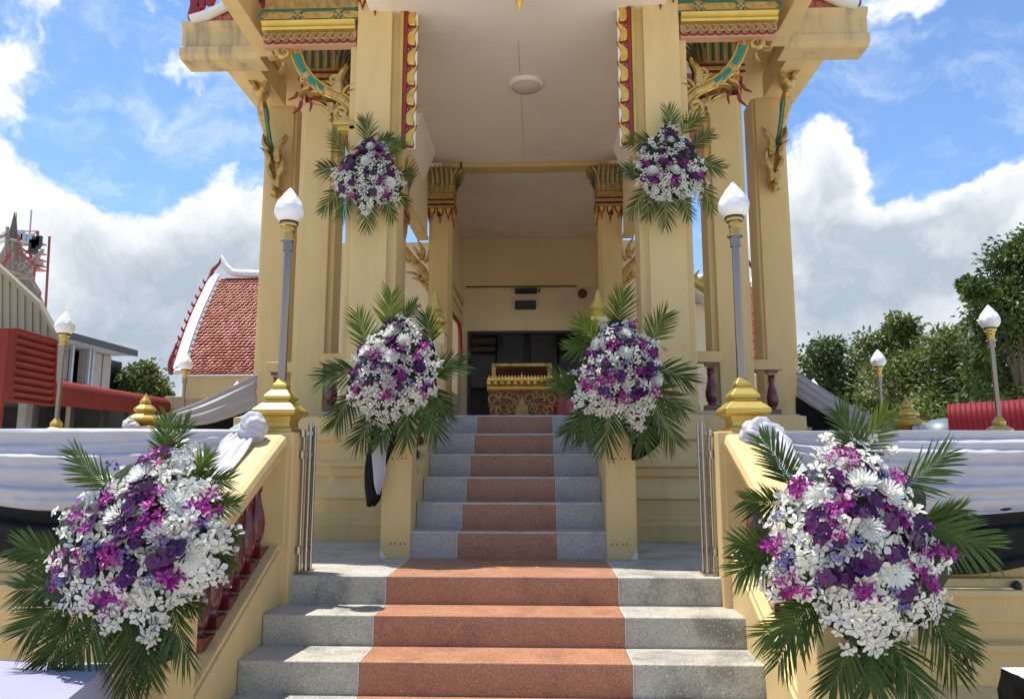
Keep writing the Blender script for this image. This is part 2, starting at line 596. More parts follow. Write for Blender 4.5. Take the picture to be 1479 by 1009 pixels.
bal_lo = baluster_mesh(.46, 1.12)
bal_up = baluster_mesh(.40, .85)
bal_porch = baluster_mesh(.46, 1.25)
SL = .1483 / .30


def lower_balustrade(s):
    side = 'left' if s < 0 else 'right'
    t = thing('stair_balustrade', 'yellow plaster balustrade with maroon balusters on the %s of the lower flight' % side, 'balustrade',
              ((-1.36 if s < 0 else 1.3), 3.8, 0), 'balustrades of the lower flight')
    xi, xo = -1.247, -1.50
    nz = lambda y: LAND + (y - NOSE_Y) * SL        # nosing line
    # string wall (closed skirt)
    poly = [(2.72, 0), (4.26, 0), (4.26, nz(4.26) + .17), (3.1, nz(3.1) + .17), (2.72, nz(2.72) + .17)]
    part('string_wall', mir(MB().prism(poly, xo, xi, 'yz'), s), plaster, t, bevel=.006)
    part('string_coping', mir(MB().hexa([(xo - .02, 3.2, nz(3.2) + .172), (xi - .012, 3.2, nz(3.2) + .172), (xi - .012, 4.22, nz(4.22) + .172), (xo - .02, 4.22, nz(4.22) + .172),
                                         (xo - .02, 3.2, nz(3.2) + .20), (xi - .012, 3.2, nz(3.2) + .20), (xi - .012, 4.22, nz(4.22) + .20), (xo - .02, 4.22, nz(4.22) + .20)]), s), plaster, t, bevel=.006)
    # hand rail: square under-rail and a round top
    def rail(x0, x1, a, b):
        y0, y1 = 3.20, 4.22
        return mir(MB().hexa([(x0, y0, nz(y0) + a), (x1, y0, nz(y0) + a), (x1, y1, nz(y1) + a), (x0, y1, nz(y1) + a),
                              (x0, y0, nz(y0) + b), (x1, y0, nz(y0) + b), (x1, y1, nz(y1) + b), (x0, y1, nz(y1) + b)]), s)
    part('under_rail', rail(xo + .03, xi - .03, .64, .71), plaster, t, bevel=.012)
    part('hand_rail', rail(xo - .015, xi + .012, .712, .80), plaster, t, bevel=.036)
    for i in range(6):
        y = 3.47 + i * .128
        b = inst('baluster', bal_lo, t, ((-1.37 if s < 0 else 2 * XC + 1.37), y, nz(y) + .185))
        b.scale = (1, 1, 1.0)
    # newel at the foot and newel at the landing
    nb = MB().box(xo - .03, xi + .004, 2.95, 3.20, 0.0, 1.20)
    part('newel_post', mir(nb, s), plaster, t, bevel=.008)
    cb = MB().lathe((-1.3865, 3.075, 1.202), [(.165, 0), (.165, .035), (.13, .05), (.13, .07), (.06, .11), (.0, .12)], square=True, cap=False)
    part('newel_cap', mir(cb, s), plaster, t, bevel=.006)
    nb = MB().box(-1.455, -1.205, 4.20, 4.45, LAND - .2, 1.675)
    nb2 = part('newel_post', mir(nb, s), plaster, t, bevel=.008)
    part('newel_panel', mir(MB().prism([(-1.425, .98), (-1.235, .98), (-1.235, 1.62), (-1.425, 1.62)], 4.192, 4.203), s), plaster, nb2, bevel=.004)
    return t


for s in (-1, 1):
    lower_balustrade(s)


# ------------------------------------------------------------------ upper balustrades beside the narrow flight
def upper_balustrade(s):
    side = 'left' if s < 0 else 'right'
    t = thing('stair_balustrade', 'small yellow balustrade with maroon balusters on the %s of the upper flight' % side, 'balustrade',
              ((-.78 if s < 0 else .70), 5.7, LAND), 'balustrades of the upper flight')
    dx = 0 if s < 0 else -.01
    xi, xo = -.692, -.865
    sl = UR_ / UT
    nz = lambda y: LAND + UR_ + (y - UY0) * sl
    f = lambda mb: MBshift(mir(mb, s), dx if s < 0 else -.017)
    part('string_wall', f(MB().prism([(5.10, LAND), (6.62, LAND), (6.62, nz(6.6) + .12), (5.10, nz(5.1) + .12)], xo + .01, xi, 'yz')), plaster, t, bevel=.005)
    pts = lambda a, b, x0, x1: [(x0, 5.1, nz(5.1) + a), (x1, 5.1, nz(5.1) + a), (x1, 6.6, nz(6.6) + a), (x0, 6.6, nz(6.6) + a),
                                (x0, 5.1, nz(5.1) + b), (x1, 5.1, nz(5.1) + b), (x1, 6.6, nz(6.6) + b), (x0, 6.6, nz(6.6) + b)]
    part('hand_rail', f(MB().hexa(pts(.52, .62, xo, xi))), plaster, t, bevel=.02)
    for i in range(7):
        y = 5.30 + i * .19
        inst('baluster', bal_up, t, ((-.778 if s < 0 else 2 * XC + .778 - .017), y, nz(y) + .115))
    n1 = part('newel_post', f(MB().box(xo - .004, xi + .018, 4.995, 5.19, LAND - .003, 1.70)), plaster, t, bevel=.006)
    holes = MB()
    for hx in (-.80, -.775, -.735, -.71):
        for hz in (.985, 1.53):
            holes.lathe((hx, 4.9945, hz), [(.0042, -.0042), (.0042, .0042)], 8)
    part('bolt_hole', f(holes), dark_m, n1)
    part('scuff', f(MB().prism([(-.868, .893), (-.825, .893), (-.84, .91), (-.855, .935), (-.867, .95)], 4.9925, 4.9945)), chalk, n1)
    n2 = part('newel_post', f(MB().box(xo - .004, xi + .018, 6.60, 6.79, FLOOR, 2.64)), plaster, t, bevel=.006)
    fin = MB().lathe((-.775, 6.69, 2.642), [(.115, 0), (.115, .04), (.075, .055), (.07, .08), (.105, .11), (.105, .14), (.06, .18), (.055, .20), (.075, .225),
                                              (.06, .27), (.035, .31), (.022, .36), (.0, .42)], 20, cap=False)
    part('finial', f(fin), gold_pale, n2, smooth=35)
    return t


def MBshift(mb, dx=0, dy=0, dz=0):
    mb.v = [(x + dx, y + dy, z + dz) for x, y, z in mb.v]
    return mb


for s in (-1, 1):
    upper_balustrade(s)


# ------------------------------------------------------------------ terrace walls with their parapets (mostly under the mourning cloth)
def terrace_wall(s):
    side = 'left' if s < 0 else 'right'
    t = thing('terrace_wall', 'yellow moulded terrace wall with drain spout, %s of the stairs' % side, 'wall', ((-3 if s < 0 else 3), 4.3, 0), 'terrace walls')
    zl = at(40, 842, 4.2).z
    # profile: (outward, z)
    pr = [(0.16, 0), (.16, .20), (.12, .215), (.12, .25), (.05, .33), (.02, .36), (.02, .52), (.05, .535), (.05, .565), (.02, .58), (.02, .67),
          (.055, .685), (.055, zl - .045), (.10, zl - .03), (.10, zl), (.03, zl + .012), (.03, zl + .05), (-.12, zl + .05)]
    w = MB().sweep(pr, [((-8.0, 4.25), (0, -1)), ((-1.46, 4.25), (0, -1))])
    part('moulded_wall', mir(w, s), plaster, t, smooth=30)
    part('wall_core', mir(MB().box(-8.0, -1.47, 4.29, 4.60, 0.002, zl + .045), s), plaster, t)
    part('parapet_rail', mir(MB().box(-8.0, -1.46, 4.26, 4.42, 1.54, 1.65), s), plaster, t, bevel=.02)
    part('bottom_rail', mir(MB().box(-8.0, -1.46, 4.27, 4.41, zl + .05, zl + .13), s), plaster, t, bevel=.01)
    for x in (-1.75, -2.05, -2.35, -2.65, -2.95, -3.25, -3.85, -4.15):
        b = inst('baluster', bal_lo, t, (x if s < 0 else 2 * XC - x, 4.34, zl + .13))
        b.scale = (1, 1, 1.21)
    part('parapet_post', mir(MB().box(-3.66, -3.42, 4.22, 4.46, zl + .05, 1.69), s), plaster, t, bevel=.008)
    p = at(45, 832, 4.2) if s < 0 else at(1466, 841, 4.2)
    o = part('drain_spout', MB().lathe((p.x, 4.19, p.z - .03), [(.022, 0), (.026, .012), (.022, .03), (.010, .042), (0, .045)], 14, cap=False), black_m, t, smooth=40)
    return t


for s in (-1, 1):
    terrace_wall(s)


def side_parapet(s):
    side = 'left' if s < 0 else 'right'
    t = thing('side_parapet', 'yellow balustrade running back along the %s edge of the terrace' % side, 'balustrade', ((-4.4 if s < 0 else 4.4), 9, LAND), 'side parapets of the terrace')
    part('parapet_rail', mir(MB().box(-4.48, -4.32, 4.43, 16, 1.56, 1.66), s), plaster, t, bevel=.015)
    part('bottom_rail', mir(MB().box(-4.47, -4.33, 4.43, 16, LAND - .002, .97), s), plaster, t, bevel=.01)
    for i in range(18):
        b = inst('baluster', bal_lo, t, ((-4.4 if s < 0 else 2 * XC + 4.4), 4.75 + i * .33, .97))
        b.scale = (1, 1, 1.29)
    for y in (7.0, 9.5, 12.0):
        part('parapet_post', mir(MB().box(-4.53, -4.27, y - .13, y + .13, LAND - .003, 1.70), s), plaster, t, bevel=.008)
    return t


for s in (-1, 1):
    side_parapet(s)


# ------------------------------------------------------------------ the crematorium hall
HALL = thing('crematorium_hall', 'yellow columned Thai crematorium hall with gilded brackets above the stairs', 'building', (0, 9, LAND))


def vz(v, Y, u=500):
    return at(u, v, Y).z


def redent(cx, cy, a, b, z0, z1):
    """column shaft of cross-shaped section: arms half width a, total half width b"""
    poly = [(-a, -b), (a, -b), (a, -a), (b, -a), (b, a), (a, a), (a, b), (-a, b), (-a, a), (-b, a), (-b, -a), (-a, -a)]
    return MB().prism([(cx + x, cy + y) for x, y in poly], z0, z1, 'xy')


def petal_mesh(name, h, w, flare, mats, n=7, inner=.55):
    """upright lotus petal that flares outwards at its tip; a green tongue lies on a gilded one"""
    mb = MB()
    for mi, (k, off) in enumerate(((1.0, 0), (inner, -.008))):
        vs, fs = [], []
        for j in range(n + 1):
            t = j / n
            ww = w * k * (1.0 - .25 * t) * (1 if t < .72 else max(.02, math.cos((t - .72) / .28 * math.pi / 2)))
            y = -flare * (t ** 2.6) + off
            z = h * (t if mi == 0 else .05 + .80 * t)
            vs += [(-ww / 2, y + .010 * k, z), (0, y - .012 * k, z), (ww / 2, y + .010 * k, z)]
        for j in range(n):
            a = j * 3
            fs += [(a, a + 1, a + 4, a + 3), (a + 1, a + 2, a + 5, a + 4)]
        mb.add(vs, fs, mi)
    return mb.mesh(name, mats, 60)


pet_big = petal_mesh('petal', .42, .105, .14, [gold_dull, green_dk], 7, .42)
pet_small = petal_mesh('petal', .385, .088, .13, [gold_dull, green_dk], 8, .30)
# hanging pendant: gilded pointed leaf outlined in red
def pendant_mesh(h, w):
    mb = MB()
    o = [(-w / 2, 0), (-w * .42, -h * .35), (-w * .18, -h * .55), (0, -h), (w * .18, -h * .55), (w * .42, -h * .35), (w / 2, 0)]
    mb.prism(o, 0, .012, 'xz', 0)
    mb.prism([(x * .62, z * .72 - h * .02) for x, z in o], -.008, .001, 'xz', 1)
    return mb.mesh('pendant', [red_en, gold], None)


pend_big = pendant_mesh(.17, .12)
pend_small = pendant_mesh(.20, .10)


def capital(col, cx, cy, hw, z0, z1, z_band, mesh, pend, npet=4, wide=1.0):
    """bands, hanging pendants and a ring of flaring petals round a shaft of half width hw"""
    b = MB()
    for (za, zb, o) in ((z_band, z_band + .04, .035), (z_band + .04, z_band + .065, .015), (z_band + .065, z_band + .11, .045), (z_band + .11, z0, .02)):
        b.box(cx - hw - o, cx + hw + o, cy - hw - o, cy + hw + o, za, zb - .001)
    part('capital_band', b, gold_dull, col, bevel=.008)
    d = MB()
    for za in (z_band + .04, z_band + .112):
        d.box(cx - hw - .038, cx + hw + .038, cy - hw - .038, cy + hw + .038, za + .004, za + .022)
    part('capital_band', d, red_dk, col)
    core = MB().box(cx - hw - .005, cx + hw + .005, cy - hw - .005, cy + hw + .005, z0 - .01, z1)
    part('capital_core', core, gold_dull, col)
    for q, (dx, dy, rz) in enumerate(((0, -1, 0), (1, 0, R(90)), (-1, 0, R(-90)), (0, 1, R(180)))):
        for i in range(npet):
            o = (i - (npet - 1) / 2) * (2 * hw * wide / npet)
            x = cx + dx * (hw + .02) + (o if dx == 0 else 0)
            y = cy + dy * (hw + .02) + (o if dy == 0 else 0)
            inst('petal', mesh, col, (x, y, z0), (0, 0, rz))
        inst('petal', mesh, col, (cx + (hw + .01) * (dx - dy), cy + (hw + .01) * (dy + dx), z0), (0, 0, rz + R(45)), (1, 1, .95))
        for i in range(3):
            o = (i - 1) * hw * .72
            x = cx + dx * (hw + .016) + (o if dx == 0 else 0)
            y = cy + dy * (hw + .016) + (o if dy == 0 else 0)
            inst('pendant', pend, col, (x, y, z_band), (0, 0, rz), (1, 1, 1.25 if i == 1 else .95))


def flame_poly(n=14, hook=.28, w=.42):
    """unit 'kranok' flame: rises from the origin to (hook, 1)"""
    L_, R_ = [], []
    for i in range(n + 1):
        t = i / n
        cx = hook * t ** 2 - .16 * math.sin(math.pi * t)
        ww = w * (math.sin(math.pi * min(1, t * .80 + .2)) ** .9) * (1 - t * .35)
        L_.append((cx - ww / 2, t))
        R_.append((cx + ww / 2 + .03 * math.sin(t * math.pi * 3), t))
    return L_ + R_[::-1]


FL = flame_poly()


LEAF = flame_poly(14, .16, .5)


def flame(mb, x, z, h, ang, y0, y1, flip=1, w=1.0, mi=0, shape=None):
    c, s_ = math.cos(ang), math.sin(ang)
    poly = []
    for a, b in (shape or FL):
        a, b = a * h * flip * w, b * h
        poly.append((x + a * c - b * s_, z + a * s_ + b * c))
    mb.prism(poly, y0, y1, 'xz', mi)


def spiral(mb, cx, cz, r0, turns, a0, y, rad, sgn=1, n=26, mi=0):
    pts, rr = [], []
    for i in range(n + 1):
        t = i / n
        r = r0 * (1 - t) ** .85
        a = a0 + sgn * turns * 2 * math.pi * t
        pts.append((cx + r * math.cos(a), y - .02 * t, cz + r * math.sin(a)))
        rr.append(rad * (1 - .55 * t))
    mb.tube(pts, rr, 8, mi)


def smooth_line(pts, n=6):
    out = []
    m = len(pts)
    P_ = [Vector(p) for p in pts]
    for i in range(m - 1):
        p0, p1, p2, p3 = P_[max(i - 1, 0)], P_[i], P_[i + 1], P_[min(i + 2, m - 1)]
        for k in range(n):
            t = k / n
            out.append(0.5 * ((2 * p1) + (p2 - p0) * t + (2 * p0 - 5 * p1 + 4 * p2 - p3) * t * t + (3 * p1 - p0 - 3 * p2 + p3) * t ** 3))
    out.append(P_[-1])
    return out


# ---- pedestal (moulded base) left and right of the flight
def pedestal(s):
    Yb = 6.12
    z = lambda v: vz(v, 6.15)
    pr = [(.10, LAND - .003), (.10, z(756)), (.06, z(753)), (.06, z(747)), (.035, z(744)), (.035, z(722)), (.055, z(719)), (.05, z(713)), (.02, z(703)),
          (-.01, z(696)), (-.02, z(690)), (0.0, z(687)), (0.0, z(676)), (.03, z(673)), (.03, z(667)), (.0, z(664)), (-.01, z(655)), (-.01, z(637)),
          (.025, z(634)), (.025, z(600)), (-.05, FLOOR - .003)]
    path = [((-3.35, 6.42), (0, -1)), ((-1.62, 6.42), (0, -1)), ((-1.62, 6.42), (0, -1)), ((-1.62, Yb + .10), (-1, -1)), ((-.86, Yb + .10), (0, -1))]
    # projecting bay with mitred return
    m = MB()
    m.sweep(pr, [((-2.42, 8.5), (-1, 0)), ((-2.42, 6.40), (-1, -1)), ((-1.60, 6.40), (0, -1))])
    m.sweep(pr, [((-3.32, 9.6), (-1, 0)), ((-3.32, 8.55), (-1, -1)), ((-2.42, 8.55), (0, -1))])
    m.sweep(pr, [((-1.54, 6.70), (-1, 0)), ((-1.54, Yb + .10), (-1, -1)), ((-.86, Yb + .10), (0, -1))])
    part('pedestal', mir(m, s), plaster, HALL, smooth=25)
    part('pedestal_core', mir(MB().box(-3.30, -2.40, 8.6, 9.6, LAND - .003, FLOOR - .06).box(-2.40, -1.62, 6.46, 9.6, LAND - .003, FLOOR - .06).box(-1.58, -.873, 6.26, 9.6, LAND - .003, FLOOR - .06), s), plaster, HALL)
    part('porch_floor', mir(MB().box(-3.31, -2.41, 8.58, 9.6, FLOOR - .055, FLOOR).box(-2.41, -1.58, 6.44, 9.6, FLOOR - .055, FLOOR).box(-1.58, -.875, 6.24, 9.6, FLOOR - .055, FLOOR), s), terr_blue, HALL)


for s in (-1, 1):
    pedestal(s)
part('porch_floor', MB().box(-.87, .80, 6.96, 14.4, FLOOR - .2, FLOOR).box(-1.5, -.875, 9.61, 14.4, FLOOR - .2, FLOOR).box(.805, 1.44, 9.61, 14.4, FLOOR - .2, FLOOR), terr_blue, HALL)
CEIL = 5.845


# ---- columns
def columns(s):
    X = lambda x: x if s < 0 else 2 * XC - x
    # big front column
    c = part('column', mir(redent(-1.41, 6.98, .17, .245, FLOOR, 6.15), s), plaster, HALL, bevel=.008)
    # red strip with gilded flames on its inner edge
    part('strip', mir(MB().box(-1.125, -1.09, 6.74, 6.79, 4.45, 6.15), s), red_en, c, bevel=.006)
    part('strip', mir(MB().box(-1.162, -1.128, 6.735, 6.80, 4.2, 6.15), s), gold_pale, c, bevel=.006)
    part('strip', mir(MB().box(-1.088, -1.0, 6.785, 6.80, 4.45, 6.15), s), ceil_m, c)
    for i in range(8):
        zc = 4.56 + i * .205
        f = MB()
        flame(f, -1.052, zc - .085, .20, R(-8), 6.757, 6.784, 1, .95, 0, LEAF)
        fo = part('flame', mir(f, s), gold, c, bevel=.008)
        g = MB()
        flame(g, -1.056, zc - .100, .235, R(-8), 6.775, 6.7845, 1, 1.05, 0, LEAF)
        part('flame_edge', mir(g, s), red_en, c)
        h = MB()
        spiral(h, -1.085, zc + .085, .026, 1.2, R(-60), 6.772, .009, 1, 14)
        part('curl', mir(h, s), red_en, c, smooth=60)
    for i in range(3):
        inst('pendant', pend_big, c, (X(-1.41 + (i - 1) * .125), 6.722, 6.02), None, (1.05, 1, 1.35 if i == 1 else .95))
    for i in range(2):
        inst('pendant', pend_big, c, (X(-1.41 + (-.21 if i == 0 else .21)), 6.797, 6.02), None, (.8, 1, .9))
    # column of the side aisle with its green and gold capital
    c2 = part('column', mir(redent(-2.19, 7.80, .15, .205, FLOOR - .05, 5.35), s), plaster, HALL, bevel=.008)
    capital(c2, X(-2.19), 7.80, .20, vz(103, 7.6), vz(60, 7.6) + .1, vz(122, 7.6), pet_big, pend_big, 5, 1.1)
    # outermost column
    c3 = part('column', mir(redent(-3.05, 9.02, .165, .20, FLOOR - .5, 5.93), s), plaster, HALL, bevel=.008)
    # mid column behind the big front column
    c4 = part('column', mir(redent(-1.66, 8.75, .15, .205, FLOOR, 5.3), s), plaster, HALL, bevel=.008)
    capital(c4, X(-1.66), 8.75, .195, vz(275, 8.6), vz(235, 8.6), vz(312, 8.6), pet_small, pend_small, 4, 1.0)
    # inner column at the back of the porch
    c5 = part('column', mir(redent(-1.255, 10.66, .12, .165, FLOOR, 5.4), s), plaster, HALL, bevel=.008)
    capital(c5, X(-1.255), 10.66, .165, vz(281, 10.5), vz(243, 10.5), vz(303, 10.5), pet_small, pend_small, 5, 1.05)
    part('hanging_lamp', MB().lathe((X(-1.27), 10.47, vz(313, 10.5)), [(.0, -.03), (.025, -.02), (.028, .01), (.012, .03), (.008, .05), (0, .05)], 12, cap=False), black_m, c5, smooth=40)
    # slender column further back beside the big one
    part('column', mir(redent(-1.93, 9.3, .10, .135, FLOOR, 5.6), s), plaster, HALL, bevel=.006)
    # lintel walls between the columns along the porch
    part('side_lintel', mir(MB().box(-1.56, -1.44, 7.24, 10.50, 4.72, CEIL - .004), s), cream, HALL)
    part('lintel_trim', mir(MB().box(-1.58, -1.42, 7.25, 10.49, 4.66, 4.717), s), plaster, HALL, bevel=.01)
    # haunch between the ceiling and the lintel
    part('haunch', mir(MB().prism([(-1.438, 5.40), (-1.438, CEIL - .006), (-1.28, CEIL - .006)], 8.9, 10.1, 'xz'), s), ceil_m, HALL)
    # parapets between columns
    for (xa, xb, y, nb) in ((-2.04, -1.63, 7.55, 2), (-2.84, -2.40, 8.2, 2)):
        r = part('porch_rail', mir(MB().box(xa, xb, y - .07, y + .07, FLOOR + .58, FLOOR + .69), s), plaster, HALL, bevel=.008)
        part('porch_sill', mir(MB().box(xa, xb, y - .08, y + .08, FLOOR - .003, FLOOR + .10), s), plaster, HALL, bevel=.008)
        for i in range(nb):
            xx = xa + (xb - xa) * (i + .5) / nb
            inst('baluster', bal_porch, HALL, (X(xx), y, FLOOR + .10), None, (1, 1, 1.05))
    # inner side wall with a band of mouldings, running to the back wall
    sw = MB().box(-1.47, -1.33, 10.84, 11.4, FLOOR, CEIL - .004).box(-1.47, -1.33, 13.7, 14.30, FLOOR, CEIL - .004).box(-1.47, -1.33, 11.4, 13.7, FLOOR, FLOOR + .8).box(-1.47, -1.33, 11.4, 13.7, 4.05, CEIL - .004)  # unseen opening in the middle bay, added to let light into the inner hall
    part('side_wall', mir(sw, s), cream, HALL)
    zw = 4.85
    part('wing_wall', mir(MB().box(-3.05 if s < 0 else -1.74, -1.475, 11.2, 11.35, FLOOR - .9, zw), s), cream, HALL)
    bd = MB()
    for (a, b, o) in ((4.10, 4.17, .05), (4.30, 4.35, .03), (4.50, 4.58, .05)):
        bd.box(-1.328, -1.328 + o, 10.85, 14.28, a, b)
    part('wall_band', mir(bd, s), plaster, HALL, bevel=.008)


for s in (-1, 1):
    columns(s)

# ---- ceilings, beams and the back wall with the doorway
part('porch_ceiling', MB().box(-1.46, 1.40, 5.70, 10.52, CEIL, CEIL + .12), ceil_m, HALL)
part('inner_ceiling', MB().box(-1.46, 1.40, 10.80, 14.40, CEIL - .003, CEIL + .12), ceil_m, HALL)
part('ceiling_joint', MB().box(-.034, -.030, 7.3, 10.5, CEIL - .0045, CEIL - .001), M('joint', (.45, .38, .32), .8), HALL)
part('cross_beam', MB().box(-1.25, 1.19, 10.53, 10.79, vz(243, 10.5), CEIL + .05), plaster, HALL, bevel=.008)
part('beam_clamp', MB().box(at(666, 240, 10.5).x - .012, at(666, 240, 10.5).x + .012, 10.50, 10.528, vz(246, 10.5), vz(230, 10.5)), dark_m, HALL)
d0, d1, dt = -1.205, .98, 3.995
zc_ = vz(416, 14.3, 760)
BW = MB().box(-1.46, d0, 14.31, 14.5, FLOOR, zc_).box(d1, 1.40, 14.31, 14.5, FLOOR, zc_).box(d0, d1, 14.31, 14.5, dt, zc_)
part('back_wall', BW, cream, HALL)
part('back_wall', MB().box(-1.46, 1.40, 14.30, 14.5, zc_ + .003, CEIL - .008), cream_y, HALL)
part('door_frame', MB().box(d0 - .003, d0 + .05, 14.29, 14.42, FLOOR, dt - .002).box(d1 - .05, d1 + .003, 14.29, 14.42, FLOOR, dt - .002).box(d0 + .05, d1 - .05, 14.29, 14.42, dt - .05, dt + .003), dark_m, HALL, bevel=.005)
# the dim furnace room behind the doorway
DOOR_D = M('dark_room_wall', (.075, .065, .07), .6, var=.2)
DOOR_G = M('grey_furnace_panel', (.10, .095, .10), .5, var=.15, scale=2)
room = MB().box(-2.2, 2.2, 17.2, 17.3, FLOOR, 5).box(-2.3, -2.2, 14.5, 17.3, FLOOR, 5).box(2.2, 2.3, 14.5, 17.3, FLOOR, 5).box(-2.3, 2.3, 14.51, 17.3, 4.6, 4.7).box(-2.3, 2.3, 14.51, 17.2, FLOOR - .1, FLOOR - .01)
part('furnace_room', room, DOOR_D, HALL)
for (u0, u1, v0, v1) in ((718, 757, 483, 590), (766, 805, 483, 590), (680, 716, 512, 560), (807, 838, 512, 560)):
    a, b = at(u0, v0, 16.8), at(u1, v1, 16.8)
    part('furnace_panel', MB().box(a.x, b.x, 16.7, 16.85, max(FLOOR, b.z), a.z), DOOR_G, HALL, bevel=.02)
for (u0, u1, v0, v1) in ((680, 716, 487, 497), (680, 716, 500, 508), (808, 838, 487, 497), (808, 838, 500, 508)):
    a, b = at(u0, v0, 16.4), at(u1, v1, 16.4)
    part('carved_plaque', MB().box(a.x, b.x, 16.35, 16.45, b.z, a.z), M('dark_carving', (.07, .05, .03), .5, var=.4, scale=9, bump=.02, bscale=18), HALL, bevel=.03)
a, b = at(716, 482, 15.4), at(806, 484, 15.4)
part('curtain_rod', MB().tube([(a.x, 15.4, a.z), (b.x, 15.4, a.z)], .02, 8), steel, HALL, smooth=50)
a = at(761, 484, 15.5)
part('dark_post', MB().box(a.x - .06, a.x + .06, 15.45, 15.55, FLOOR, a.z), M('dark_violet_post', (.03, .012, .03), .5), HALL, bevel=.01)

# ---- side entablature, brackets, eaves
def entablature(s):
    Y = 6.74
    X = lambda x: x if s < 0 else 2 * XC - x
    z = lambda v: vz(v, 6.74, 450)
    x0, x1 = at(380, 30, 6.74).x, -1.60
    e = part('entablature', mir(MB().box(x0, x1, Y + .03, Y + .11, z(62), 6.35), s), pinkish, HALL)
    part('cornice', mir(MB().prism([(Y + .03, z(45)), (Y - .02, z(44)), (Y - .03, z(41)), (Y - .01, z(39)), (Y - .04, z(36)), (Y - .05, z(33)), (Y + .03, z(32))], x0, x1, 'yz'), s), gold_pale, e, smooth=30)
    part('soffit_trim', mir(MB().box(x0, x1, Y + .022, Y + .115, z(62) - .012, z(62) - .001), s), pinkish, e)
    # hanging row of red-edged curls
    n = 11
    for i in range(n):
        xx = x0 + .06 + (x1 - x0 - .10) * i / (n - 1)
        h = MB()
        spiral(h, xx - .005, z(53), .045, .95, R(100), Y + .008, .014, 1, 16)
        part('curl', mir(h, s), gold_dull, e, smooth=60)
        h = MB()
        pts = [(xx + .05 * math.cos(a), Y + .016, z(53) + .055 * math.sin(a)) for a in [R(200 + 20 * k) for k in range(9)]]
        h.tube(pts, .008, 6)
        part('curl_edge', mir(h, s), red_en, e, smooth=60)
    # band of green-framed cartouches
    part('frieze', mir(MB().box(x0, x1, Y + .012, Y + .028, z(31), z(13)), s), gold_dull, e)
    for k in range(3):
        xa = x0 + .14 + k * .40
        fr = MB()
        w, hh = .15, (z(14) - z(30)) / 2
        zm = (z(14) + z(30)) / 2
        o = [(-w - .05, 0), (-w, hh), (w, hh), (w + .05, 0), (w, -hh), (-w, -hh)]
        fr.tube([(xa + a, Y + .006, zm + b) for a, b in o + o[:1]], .009, 6)
        part('cartouche_frame', mir(fr, s), green_en, e, smooth=60)
        part('cartouche', mir(MB().prism([(xa + a * .82, zm + b * .6) for a, b in o], Y - .002, Y + .011), s), gold_carved, e, bevel=.006)
        dm = MB().prism([(xa + .20 + a, zm + b) for a, b in ((-.04, 0), (0, .045), (.04, 0), (0, -.045))], Y, Y + .011)
        part('rosette', mir(dm, s), gold_carved, e, bevel=.006)
    part('fillet', mir(MB().box(x0, x1, Y - .004, Y + .028, z(12.5), z(11)), s), gold_dull, e)
    pm = petal_mesh('lotus_leaf', .22, .10, -.02, [gold_dull, green_en], 7, .26)
    for k in range(9):
        inst('lotus_leaf', pm, e, (X(x0 + .05 + k * .106), Y + .012, z(10.5)))
    # eave beams running towards the viewer, one deeper and lower on the outer column
    p0, p1 = at(375, 82, 7.5), at(397, 82, 7.5)
    part('eave_beam', mir(MB().box(p0.x, p1.x, 5.45, 7.5, p1.z, p1.z + .30), s), plaster, HALL, bevel=.006)
    part('eave_beam', mir(MB().box(-3.20, -2.98, 7.62, 8.78, 5.90, 6.2), s), plaster, HALL, bevel=.006)
    part('eave_soffit', mir(MB().box(-2.66, -1.2, 5.4, 9.0, 6.36, 6.42).box(-3.25, -2.86, 5.4, 9.6, 6.42, 6.46), s), ceil_m, HALL)
    # moulded transverse beam with weather stains
    zb, zt = p1.z, at(260, 32, 7.5).z
    xe = at(260, 60, 7.5).x
    prf = [(7.54, zb), (7.49, zb + .04), (7.49, zb + .135), (7.53, zb + .145), (7.535, zb + .17), (7.535, zt - .09), (7.50, zt - .06), (7.48, zt), (7.80, zt), (7.80, zb)]
    bm_ = MB().prism(prf, xe, p0.x - .001, 'yz')
    part('moulded_beam', mir(bm_, s), plaster_old, HALL, bevel=.01)
    part('eave_soffit', mir(MB().box(-3.64, -2.5, 7.805, 9.62, zt - .02, zt + .002), s), plaster, HALL)
    # roof skirt above it
    zr = zt
    rf = part('aisle_roof', mir(MB().hexa([(-3.62, 7.52, zr + .004), (-2.65, 7.52, zr + .004), (-2.65, 9.6, zr + .004), (-3.62, 9.6, zr + .004),
                                       (-3.58, 7.56, zr + .03), (-2.55, 7.80, zr + .75), (-2.55, 9.6, zr + .75), (-3.58, 9.6, zr + .03)]), s), tile_m, HALL)
    for r_ in range(3):
        for k in range(9):
            t0 = r_ / 3
            xx = -3.55 + t0 * .38 + k * .095
            zz = zr + .01 + t0 * .20
            tl = MB().prism([(xx, zz), (xx + .088, zz), (xx + .088, zz + .05), (xx + .044, zz + .085), (xx, zz + .05)], 7.50 + t0 * .06, 7.515 + t0 * .06)
            part('tile', mir(tl, s), tile_m, rf)
    pts = [at(276, 28, 7.46), at(300, 22, 7.46), at(325, 10, 7.46), at(350, -4, 7.46), at(385, -40, 7.46)]
    part('white_ridge', mir(MB().tube(pts, [.045, .05, .05, .05, .05], 8, flat=1.3), s), white_paint, HALL, smooth=50)
    for (u, v, hh, a) in ((278, 30, .42, 4), (290, 14, .30, 10), (303, 8, .34, 8), (322, -2, .3, 10)):
        p = at(u, v, 7.52)
        h = MB()
        flame(h, p.x, p.z, hh, R(a), 7.49, 7.55, -1, .8)
        part('red_finial', mir(h, s), red_en, HALL, bevel=.012)
